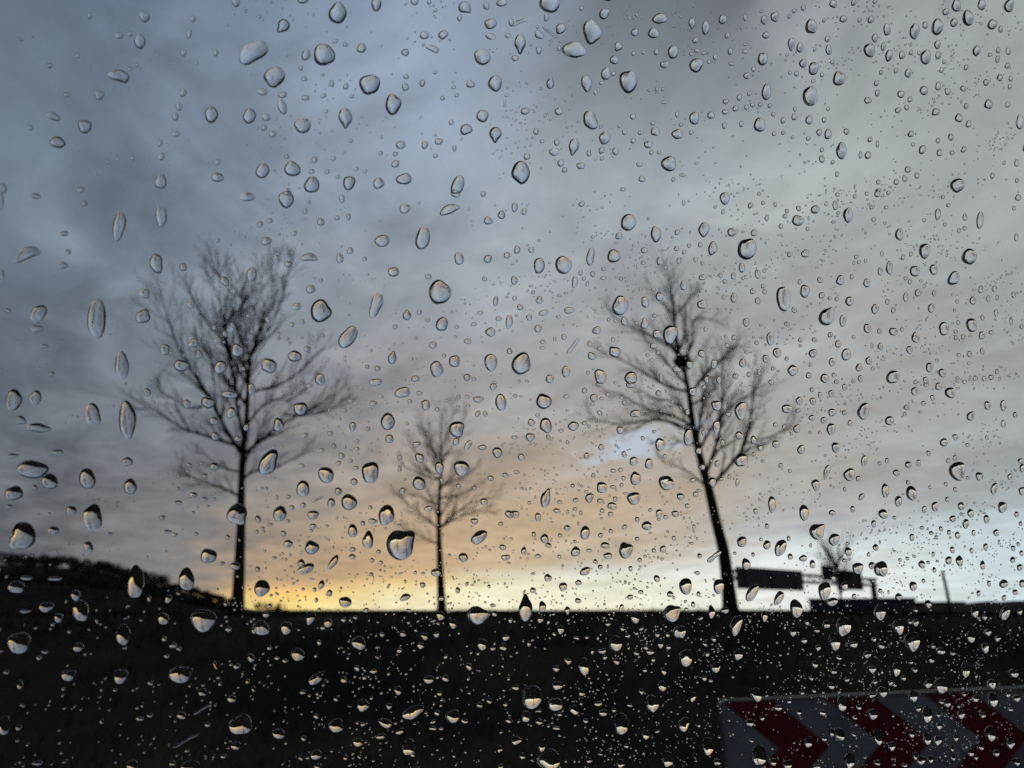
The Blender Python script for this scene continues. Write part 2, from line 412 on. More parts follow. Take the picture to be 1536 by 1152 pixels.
# ------------------------------------------------------------------ bare trees
def smooth_path(p, n_per=4):
    out = []
    P = [Vector(q) for q in p]
    for i in range(len(P) - 1):
        p0 = P[max(i-1, 0)]; p1 = P[i]; p2 = P[i+1]; p3 = P[min(i+2, len(P)-1)]
        for k in range(n_per):
            t = k / n_per
            out.append(0.5 * ((2*p1) + (p2-p0)*t + (2*p0-5*p1+4*p2-p3)*t*t + (3*p1-p0-3*p2+p3)*t*t*t))
    out.append(P[-1])
    return out
def grow(parts, start, direction, length, r0, level, rnd, lift):
    """one side branch with its own twigs, curving upward, tapering"""
    n = 6 if level == 1 else 5 if level == 2 else 4
    p = Vector(start); d = Vector(direction).normalized(); pts = [p.copy()]; dirs = [d.copy()]
    for i in range(n):
        d = (d + Vector((rnd.gauss(0, .055), rnd.gauss(0, .055), lift + rnd.gauss(0, .05)))).normalized()
        p = p + d * (length / n); pts.append(p.copy()); dirs.append(d.copy())
    rad = [max(0.0038, r0 * (1 - 0.8 * i / n)) for i in range(n + 1)]
    parts.append(tube(pts, rad, 5 if level == 1 else 3, False))
    if level >= 2: return
    cnt = rnd.randint(4, 6)
    for k in range(cnt):
        i = min(n - 1, max(1, int((0.25 + 0.7 * (k + rnd.random()) / cnt) * n)))
        ax = dirs[i].orthogonal().normalized()
        ax.rotate(Matrix.Rotation(rnd.uniform(0, 6.283), 3, dirs[i]))
        nd = (dirs[i] * math.cos(R(rnd.uniform(24, 38))) + ax * math.sin(R(31))).normalized()
        grow(parts, pts[i], nd, length * rnd.uniform(0.45, 0.75) * (1.05 - 0.35 * i / n), rad[i] * 0.6, level + 1, rnd, lift)
def bare_tree(name, key, base_r, mats, label, seed, density, slope):
    base, lines = LIMBS[key]
    rnd = random.Random(seed)
    root = empty(name, (base[0], base[1], ground_z(base[0], base[1]) - 0.02))
    off = base[2] - root.location.z
    tr3 = smooth_path([(x, 0.10 * math.sin(z * 0.9 + seed), z + off) for x, z in lines[0]], 5)
    tr3[0].z = -0.05
    H = tr3[-1].z
    def trunk_r(z): return max(0.006, base_r * (1 - 0.96 * min(1, max(0, z / H)) ** 0.85) * (1 + 0.25 * math.exp(-max(z, 0) / 0.25)))
    tv, tf = tube(tr3, [trunk_r(p.z) for p in tr3], 12)
    tv = [Vector(v) + Vector((1, .6, .2)) * 0.006 * mnoise.noise(Vector(v) * 9) for v in tv]
    mesh_obj('trunk', tv, tf, mats[0], root, True)
    tw = []
    for i in range(int(len(tr3) * 0.6), len(tr3) - 1):      # twigs of the leader itself
        for _ in range(2):
            a = rnd.uniform(0, 6.283)
            grow(tw, tr3[i], (math.cos(a), math.sin(a), 1.0), H * rnd.uniform(.07, .13), trunk_r(tr3[i].z) * .5, 2, rnd, .1)
    V, Fc = join(tw); tag(mesh_obj('leader_twigs', V, Fc, mats[1], root), kind='stuff')
    # inner limbs of the fan: steeper and shorter than the outer ones, turned towards and away from the viewer
    extra = []
    for q, line in enumerate(lines[1:]):
        if q % 2 == 0 and abs(line[-1][0] - line[0][0]) > 0.5:
            x0, z0 = line[0]
            extra.append([(x0 + (x - x0) * 0.42, z0 + 0.25 + (z - z0) * 0.9 + abs(x - x0) * 0.42) for x, z in line])
    for li, line in enumerate(lines[1:] + extra):
        # start on the trunk (or on an earlier limb): depth follows the way outward
        x0, z0 = line[0]
        ry = 0.0
        if li in slope: s, ry = slope[li]
        elif li >= len(lines) - 1: s = rnd.choice((-1.1, 1.3)) * rnd.uniform(0.5, 1.0)
        else: s = rnd.choice((-0.45, 0.75)) * rnd.uniform(0.2, 1.0)
        tpt = min(tr3, key=lambda p: abs(p.z - (z0 + off)))
        near = abs(tpt.x - x0) < 0.25
        pts = []
        for x, z in line:
            pts.append((x, (tpt.y if near else 0) + ry + s * abs(x - x0), z + off))
        if near: pts[0] = tuple(tpt)
        path = smooth_path(pts, 4)
        path = path[:max(5, int(len(path) * 0.9))]
        L = sum((a - b).length for a, b in zip(path, path[1:]))
        r0 = min(trunk_r(z0 + off) * 0.72, 0.0115 * L + 0.010) if near else 0.009 * L + 0.006
        n = len(path)
        rad = [max(0.0035, r0 * (1 - 0.86 * i / (n - 1))) for i in range(n)]
        V, Fc = tube(path, rad, 7)
        br = mesh_obj('branch', V, Fc, mats[1], root, True)
        tw = []
        m = int(L * density)
        for k in range(m):
            f = 0.14 + 0.86 * (k + rnd.random()) / m
            i = min(n - 2, int(f * (n - 1)))
            d = (path[i+1] - path[i]).normalized()
            ax = d.orthogonal().normalized(); ax.rotate(Matrix.Rotation(rnd.uniform(0, 6.283), 3, d))
            an = R(rnd.uniform(20, 42))
            grow(tw, path[i], d * math.cos(an) + ax * math.sin(an), L * rnd.uniform(.2, .36) * (1.15 - .45 * f), max(0.006, rad[i] * .55), 1, rnd, 0.05)
        for _ in range(2):
            grow(tw, path[-1], (path[-1] - path[-3]).normalized() + Vector((rnd.gauss(0, .3), rnd.gauss(0, .3), .2)), L * .16, rad[-1], 2, rnd, .1)
        V, Fc = join(tw)
        tag(mesh_obj('twigs', V, Fc, mats[1], br), kind='stuff')
    tag(root, label, 'tree', 'bare trees along the crest')
    return root, tr3
left_tree, _ = bare_tree('bare_tree', 'L', 0.115, (M['bark'], M['bark']), 'wide bare tree standing on the crest beside the wooded hill', 11, 7.5, {1: (0.4, 0.0)})
right_tree, rt_path = bare_tree('bare_tree', 'R', 0.135, (M['bark_olive'], M['bark']), 'leaning bare tree holding a dark nest, in front of the gantry', 23, 7.0, {})
mid_tree, _ = bare_tree('bare_tree', 'M', 0.15, (M['bark_olive'], M['bark']), 'smaller bare tree farther off, before the orange glow', 37, 8.0, {})

# nest in the fork of the leaning tree
nb = min(rt_path, key=lambda p: abs(p.z - 4.93))
nest_c = right_tree.location + nb + Vector((0.0, -0.02, 0.02))
parts = []
rn = random.Random(5)
for k in range(620):
    a = rn.uniform(0, 6.283); b = rn.gauss(0, .55)
    c = Vector((math.cos(a) * math.cos(b) * 0.17, math.sin(a) * math.cos(b) * 0.17, math.sin(b) * 0.13)) * rn.uniform(0.35, 1.05)
    t = Vector((-math.sin(a), math.cos(a), rn.gauss(0, .5))).normalized() * rn.uniform(0.05, 0.13)
    parts.append(tube([c - t, c + t * 0.1 + Vector((rn.gauss(0, .01), rn.gauss(0, .01), rn.gauss(0, .01))), c + t], [0.004, 0.006, 0.003], 3, False))
V, Fc = join(parts)
nest = mesh_obj('bird_nest', V, Fc, M['nest'], loc=nest_c)
tag(nest, 'dark twig nest in the fork of the leaning tree', 'nest')

# far tree behind the gantry and bush on the crest
def small_tree(name, loc, h, spread, label, cat, seed, mat, stems=1, dens=16):
    rnd = random.Random(seed)
    root = empty(name, loc)
    parts = []
    tops = []
    for s in range(stems):
        lean = Vector((rnd.gauss(0, .25), rnd.gauss(0, .25), 0)) * (stems > 1)
        pts = [Vector((0, 0, -0.1)) + (lean * t + Vector((0, 0, h * .55))) * t for t in (0, .33, .66, 1)]
        rad = [h * .016, h * .012, h * .009, h * .006]
        parts.append(tube(pts, rad, 6)); tops.append(pts)
    V, Fc = join(parts); mesh_obj('trunk', V, Fc, mat, root)
    tw = []
    for pts in tops:
        for k in range(dens):
            p = pts[1].lerp(pts[3], rnd.random()) if stems == 1 else pts[rnd.randint(0, 2)].lerp(pts[3], rnd.random())
            a = rnd.uniform(0, 6.283)
            grow(tw, p, (math.cos(a) * spread, math.sin(a) * spread, 1.0), h * rnd.uniform(.3, .5), h * .006, 1, rnd, .07)
    V, Fc = join(tw); tag(mesh_obj('crown', V, Fc, mat, root), kind='stuff')
    tag(root, label, cat)
    return root
def polar(a, d, z=None):
    x, y = math.sin(R(a)) * d, math.cos(R(a)) * d
    return (x, y, ground_z(x, y) if z is None else z)
small_tree('bare_tree', polar(23.0, 62), 6.6, 0.8, 'faint far bare tree rising behind the sign gantry', 'tree', 3, M['bark'], 1, 34)
small_tree('bush', polar(-17.4, 21), 0.42, 1.1, 'small twiggy bush on the crest beside the first trunk', 'bush', 9, M['bark'], 5, 12)
small_tree('bush', polar(-16.2, 21.5), 0.26, 1.3, 'low spreading bush in the yellow glow, next to the taller one', 'bush', 10, M['bark'], 5, 12)

# ------------------------------------------------------------------ gantry over the motorway
ga, gb = Vector(polar(15.53, 84.0, 0)), Vector(polar(25.14, 116.0, 0))
gz = 1.25 + 84 * math.tan(R(2.45))
gd = (gb - ga); glen = gd.length; gd.normalize(); gn = Vector((-gd.y, gd.x, 0)); up = Vector((0, 0, 1))
gantry = empty('sign_gantry', (ga.x, ga.y, -2.2))
gl = gantry.location
def gpart(name, parts, mat, parent=None):
    V, Fc = join(parts)
    if parent is None:
        return mesh_obj(name, [Vector(v) - gl for v in V], Fc, mat, gantry)
    o = mesh_obj(name, [Vector(v) - gl for v in V], Fc, mat, parent)
    return o
A0 = ga + up * gz
beam = []
for dz_ in (-0.42, 0.42):
    for dn in (-0.45, 0.45):
        beam.append(obox(A0 + gd * glen / 2 + up * dz_ + gn * dn, gd, gn, up, (glen / 2, 0.09, 0.11)))
gpart('beam', beam, M['steel'])
lat = []
nb_ = 26
for k in range(nb_):
    for dn in (-0.45, 0.45):
        p = A0 + gd * (glen * k / nb_) + gn * dn; q = A0 + gd * (glen * (k + 1) / nb_) + gn * dn
        s = 1 if k % 2 else -1
        lat.append(tube([p - up * .36 * s, q + up * .36 * s], [0.05, 0.05], 4, False))
gpart('lattice', lat, M['steel'])
for s in (0.2, glen - 0.2):
    gpart('post', [obox(ga + gd * s + up * ((gz + .5 - 2.2) / 2), gd, gn, up, (0.24, 0.3, (gz + .5 + 2.2) / 2))], M['steel'])
def gpos(az_deg):      # distance along the beam where a bearing crosses it
    dirv = Vector((math.sin(R(az_deg)), math.cos(R(az_deg)), 0))
    den = dirv.x * gd.y - dirv.y * gd.x
    t = (ga.x * gd.y - ga.y * gd.x) / den
    return (dirv * t - ga).dot(gd), t
for (a0, a1, e0, e1, mk) in ((15.85, 20.3, 2.98, 1.45, 'panel'), (21.6, 22.35, 2.95, 1.95, 'panel'), (22.55, 24.1, 2.66, 1.35, 'brown')):
    s0, t0 = gpos(a0); s1, t1 = gpos(a1)
    tm = t0
    z0, z1 = 1.25 + tm * math.tan(R(e1)) * math.cos(0), 1.25 + tm * math.tan(R(e0))
    c = ga + gd * ((s0 + s1) / 2) + up * ((z0 + z1) / 2) - gn * 0.75
    pn = gpart('sign_panel', [obox(c, gd, gn, up, ((s1 - s0) / 2, 0.05, (z1 - z0) / 2))], M[mk])
    for f in (0.12, 0.5, 0.88):
        gpart('stiffener', [obox(ga + gd * (s0 + (s1 - s0) * f) + up * ((z0 + z1) / 2) - gn * 0.86, gd, gn, up, (0.06, 0.055, (z1 - z0) / 2 - .05))], M['steel'], pn)
tag(gantry, 'dark motorway sign gantry seen from behind, past the leaning tree', 'gantry')

# low building with stepped roof beyond the gantry
bl = empty('low_building', polar(24.8, 150, -4.0))
bax = Vector((math.cos(R(24.8)), -math.sin(R(24.8)), 0)); bay = Vector((math.sin(R(24.8)), math.cos(R(24.8)), 0))
def bz(e): return 1.25 + 150 * math.tan(R(e)) + 4.0
mesh_obj('wall', *obox(bax * -1.5 + up * (bz(0.66) / 2), bax, bay, up, (8.2, 6, bz(0.66) / 2)), M['roof'], bl)
mesh_obj('roof', *obox(bax * -1.5 + up * (bz(0.66) + 0.1), bax, bay, up, (8.5, 6.3, 0.1)), M['panel'], bl)
mesh_obj('annex', *obox(bax * 10.3 + up * (bz(0.42) / 2), bax, bay, up, (3.6, 5, bz(0.42) / 2)), M['roof'], bl)
mesh_obj('annex_roof', *obox(bax * 10.3 + up * (bz(0.42) + 0.1), bax, bay, up, (3.68, 5.3, 0.1)), M['panel'], bl)
for k in range(6):
    mesh_obj('window', *obox(bax * (-8.0 + k * 2.6) - bay * 6.03 + up * (bz(0.66) - 1.6), bax, bay, up, (0.7, 0.04, 0.5)), M['panel'], bl)
tag(bl, 'low blue-grey flat-roofed building under the gantry post', 'building')

# thin pole on the crest
pp = Vector(polar(29.4, 46)); 
pe = empty('thin_pole', pp)
ztop = 1.25 + 46 * math.tan(R(2.36)) - pp.z
V, Fc = tube([(0, 0, -0.3), (-0.015 * ztop, 0, ztop * .5), (-0.05 * ztop, 0, ztop)], [0.085, 0.08, 0.07], 10)
mesh_obj('shaft', V, Fc, M['steel'], pe, True)
V, Fc = tube([(-0.05 * ztop, 0, ztop + 0.002), (-0.05 * ztop - .001, 0, ztop + .05)], [0.085, 0.06], 10)
mesh_obj('cap', V, Fc, M['panel'], pe)
tag(pe, 'thin grey pole leaning slightly on the rise', 'pole')

# ------------------------------------------------------------------ chevron board
k45 = 4.5 / 3.6
bA = Vector((0.922 * k45, 4.5, 1.25 - (1.25 - 0.86455) * k45)); bB = Vector((2.9551, 4.6200, 0.8266))
sdir = (bB - bA).normalized(); sn = Vector((sdir.y, -sdir.x, 0)).normalized(); bup = sn.cross(sdir).normalized(); bup = bup if bup.z > 0 else -bup       # sn faces the car
HB = 0.515; LB = 2.40
board = empty('chevron_board', bA + sdir * LB / 2 - up * bA.z)
bo = board.location
def P(s, z, n=0.0): return bA + sdir * s + bup * (z - HB) + sn * n - bo
def rounded(s0, s1, z0, z1, r, n0, n1, seg=6):
    pts = []
    for (cx_, cz_, a0) in ((s1 - r, z1 - r, 0), (s0 + r, z1 - r, 90), (s0 + r, z0 + r, 180), (s1 - r, z0 + r, 270)):
        for k in range(seg + 1):
            a = R(a0 + 90 * k / seg); pts.append((cx_ + math.cos(a) * r, cz_ + math.sin(a) * r))
    n = len(pts)
    V = [P(s, z, n1) for s, z in pts] + [P(s, z, n0) for s, z in pts]
    Fc = [tuple(range(n)), tuple(range(2 * n - 1, n - 1, -1))] + [(i, n + i, n + (i + 1) % n, (i + 1) % n) for i in range(n)]
    return V, Fc, pts
V, Fc, inner = rounded(0.012, LB - 0.012, 0.012, HB - 0.012, 0.03, -0.02, 0.0)
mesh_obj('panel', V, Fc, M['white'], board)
V1, _, outer = rounded(0, LB, 0, HB, 0.042, -0.026, 0.006)
V2, _, _ = rounded(0.0125, LB - 0.0125, 0.0125, HB - 0.0125, 0.0295, -0.026, 0.006)
n = len(outer); VV = V1 + V2; Fc = []
for i in range(n):
    j = (i + 1) % n
    Fc += [(i, j, 2*n + j, 2*n + i), (n + i, 3*n + i, 3*n + j, n + j), (i, n + i, n + j, j), (2*n + i, 2*n + j, 3*n + j, 3*n + i)]
mesh_obj('edge_frame', VV, Fc, M['edge'], board)
for k in range(4):
    s0 = 0.028 + k * 0.585
    w_, hb = 0.288, HB / 2
    z0, z1 = 0.0155, HB - 0.0155
    sl = (hb - 0.0155) * 1.18
    f_ = [(s0, z1), (s0 + w_, z1), (min(LB - .02, s0 + w_ + sl), hb), (s0 + w_, z0), (s0, z0), (s0 + sl, hb)]
    if f_[1][0] > LB - 0.02:
        f_[1] = (LB - 0.02, z1); f_[3] = (LB - 0.02, z0)
    V = [P(s, z, 0.0022) for s, z in f_] + [P(s, z, 0.0004) for s, z in f_]
    Fc = [(0, 5, 2, 1), (5, 4, 3, 2)] + [(6, 7, 8, 11), (11, 8, 9, 10)] + [(i, (i + 1) % 6, 6 + (i + 1) % 6, 6 + i) for i in range(6)]
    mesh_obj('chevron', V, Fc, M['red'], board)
for s in (0.35, LB - 0.35):
    g0 = bA + sdir * s
    zg = ground_z(g0.x, g0.y)
    V, Fc = tube([P(s, (zg - bA.z + HB) - 0.3, -0.062), P(s, HB - 0.03, -0.062)], [0.03, 0.03], 12)
    mesh_obj('post', V, Fc, M['steel'], board, True)
    for z in (0.12, HB - 0.12):
        mesh_obj('clamp', *obox(P(s, z, -0.045), sdir, sn, up, (0.05, 0.017, 0.02)), M['steel'], board)
tag(board, 'red and white chevron board with grey edge, standing before the dark bank', 'road sign')

# ------------------------------------------------------------------ the car: cabin lining and side window
NRM = Vector((-0.35288999, 0.86723155, 0.35125218)); PU = Vector((0.92625147, 0.37690611, -0.00000000)); PV = Vector((0.13238909, -0.32534785, 0.93628089))
PO = Vector((-0.08878820, 0.21819811, 1.33837612)); THICK = 0.004
U0, U1, V0, V1_ = -0.28, 0.62, -0.30, 0.27
def pn_(u, v, n=0.0): return PO + PU * u + PV * v + NRM * n
win = empty('car_window', pn_((U0 + U1) / 2, V0))
wo_ = win.location
def wslab(u0, u1, v0, v1, n0, n1):
    V = [pn_(u, v, n) - wo_ for n in (n0, n1) for u, v in ((u0, v0), (u1, v0), (u1, v1), (u0, v1))]
    return V, [(0,1,2,3),(7,6,5,4),(0,4,5,1),(1,5,6,2),(2,6,7,3),(3,7,4,0)]
def fix(vf):      # outward normals for closed slabs
    return vf
glass = mesh_obj('glass', *wslab(U0, U1, V0, V1_, 0.0, THICK), M['glass'], win)
import bmesh
def outward(o):
    bm = bmesh.new(); bm.from_mesh(o.data); bmesh.ops.recalc_face_normals(bm, faces=bm.faces); bm.to_mesh(o.data); bm.free()
outward(glass)
for (a, b, c, d) in ((U0 - .02, U1 + .02, V0 - .02, V0 - .0005), (U0 - .02, U1 + .02, V1_ + .0005, V1_ + .02), (U0 - .02, U0 - .0005, V0, V1_), (U1 + .0005, U1 + .02, V0, V1_)):
    o = mesh_obj('seal', *wslab(a, b, c, d, -0.012, 0.012), M['rubber'], win); outward(o)
tag(win, 'car side window wet with rain, black rubber seal around it', 'window')

hn = Vector((NRM.x, NRM.y, 0)).normalized()
cabin = empty('car_cabin', Vector((EYE.x, EYE.y, 0.3)) - hn * 0.4)
co = cabin.location
def cpart(name, quad_in, thick):
    """slab from four inner corners, thickened outwards (away from the camera)"""
    q = [Vector(p) for p in quad_in]
    nn = (q[1] - q[0]).cross(q[3] - q[0]).normalized()
    if nn.dot(sum(q, Vector()) / 4 - EYE) < 0: nn = -nn
    V = [p - co for p in q] + [p + nn * thick - co for p in q]
    o = mesh_obj(name, V, [(0,1,2,3),(7,6,5,4),(0,4,5,1),(1,5,6,2),(2,6,7,3),(3,7,4,0)], M['lining'], cabin); outward(o)
UA, UB, DB = U0 - 0.55, U1 + 0.55, -1.25
e0, e1, f0, f1 = U0 - .021, U1 + .021, V0 - .021, V1_ + .021
def drop(p, z): return Vector((p.x, p.y, z))
zf_ = 0.32
tl, tr_ = pn_(UA, f1), pn_(UB, f1)
bl_, br_ = pn_(UA, f0), pn_(UB, f0)
cpart('door_panel', [drop(bl_, zf_), drop(br_, zf_), br_, bl_], 0.05)
cpart('pillar', [bl_, pn_(e0, f0), pn_(e0, f1), tl], 0.03)
cpart('pillar', [pn_(e1, f0), br_, tr_, pn_(e1, f1)], 0.03)
cpart('headliner', [tl, tr_, tr_ + hn * DB, tl + hn * DB], 0.03)
cpart('floor_panel', [drop(bl_, zf_), drop(br_, zf_), drop(br_, zf_) + hn * DB, drop(bl_, zf_) + hn * DB], 0.03)
cpart('far_door', [drop(bl_, zf_) + hn * DB, drop(br_, zf_) + hn * DB, tr_ + hn * DB, tl + hn * DB], 0.03)
cpart('rear_wall', [drop(bl_, zf_), drop(bl_, zf_) + hn * DB, tl + hn * DB, tl], 0.03)
cpart('front_wall', [drop(br_, zf_), drop(br_, zf_) + hn * DB, tr_ + hn * DB, tr_], 0.03)
tag(cabin, 'dark charcoal car interior lining around the wet window', 'car')

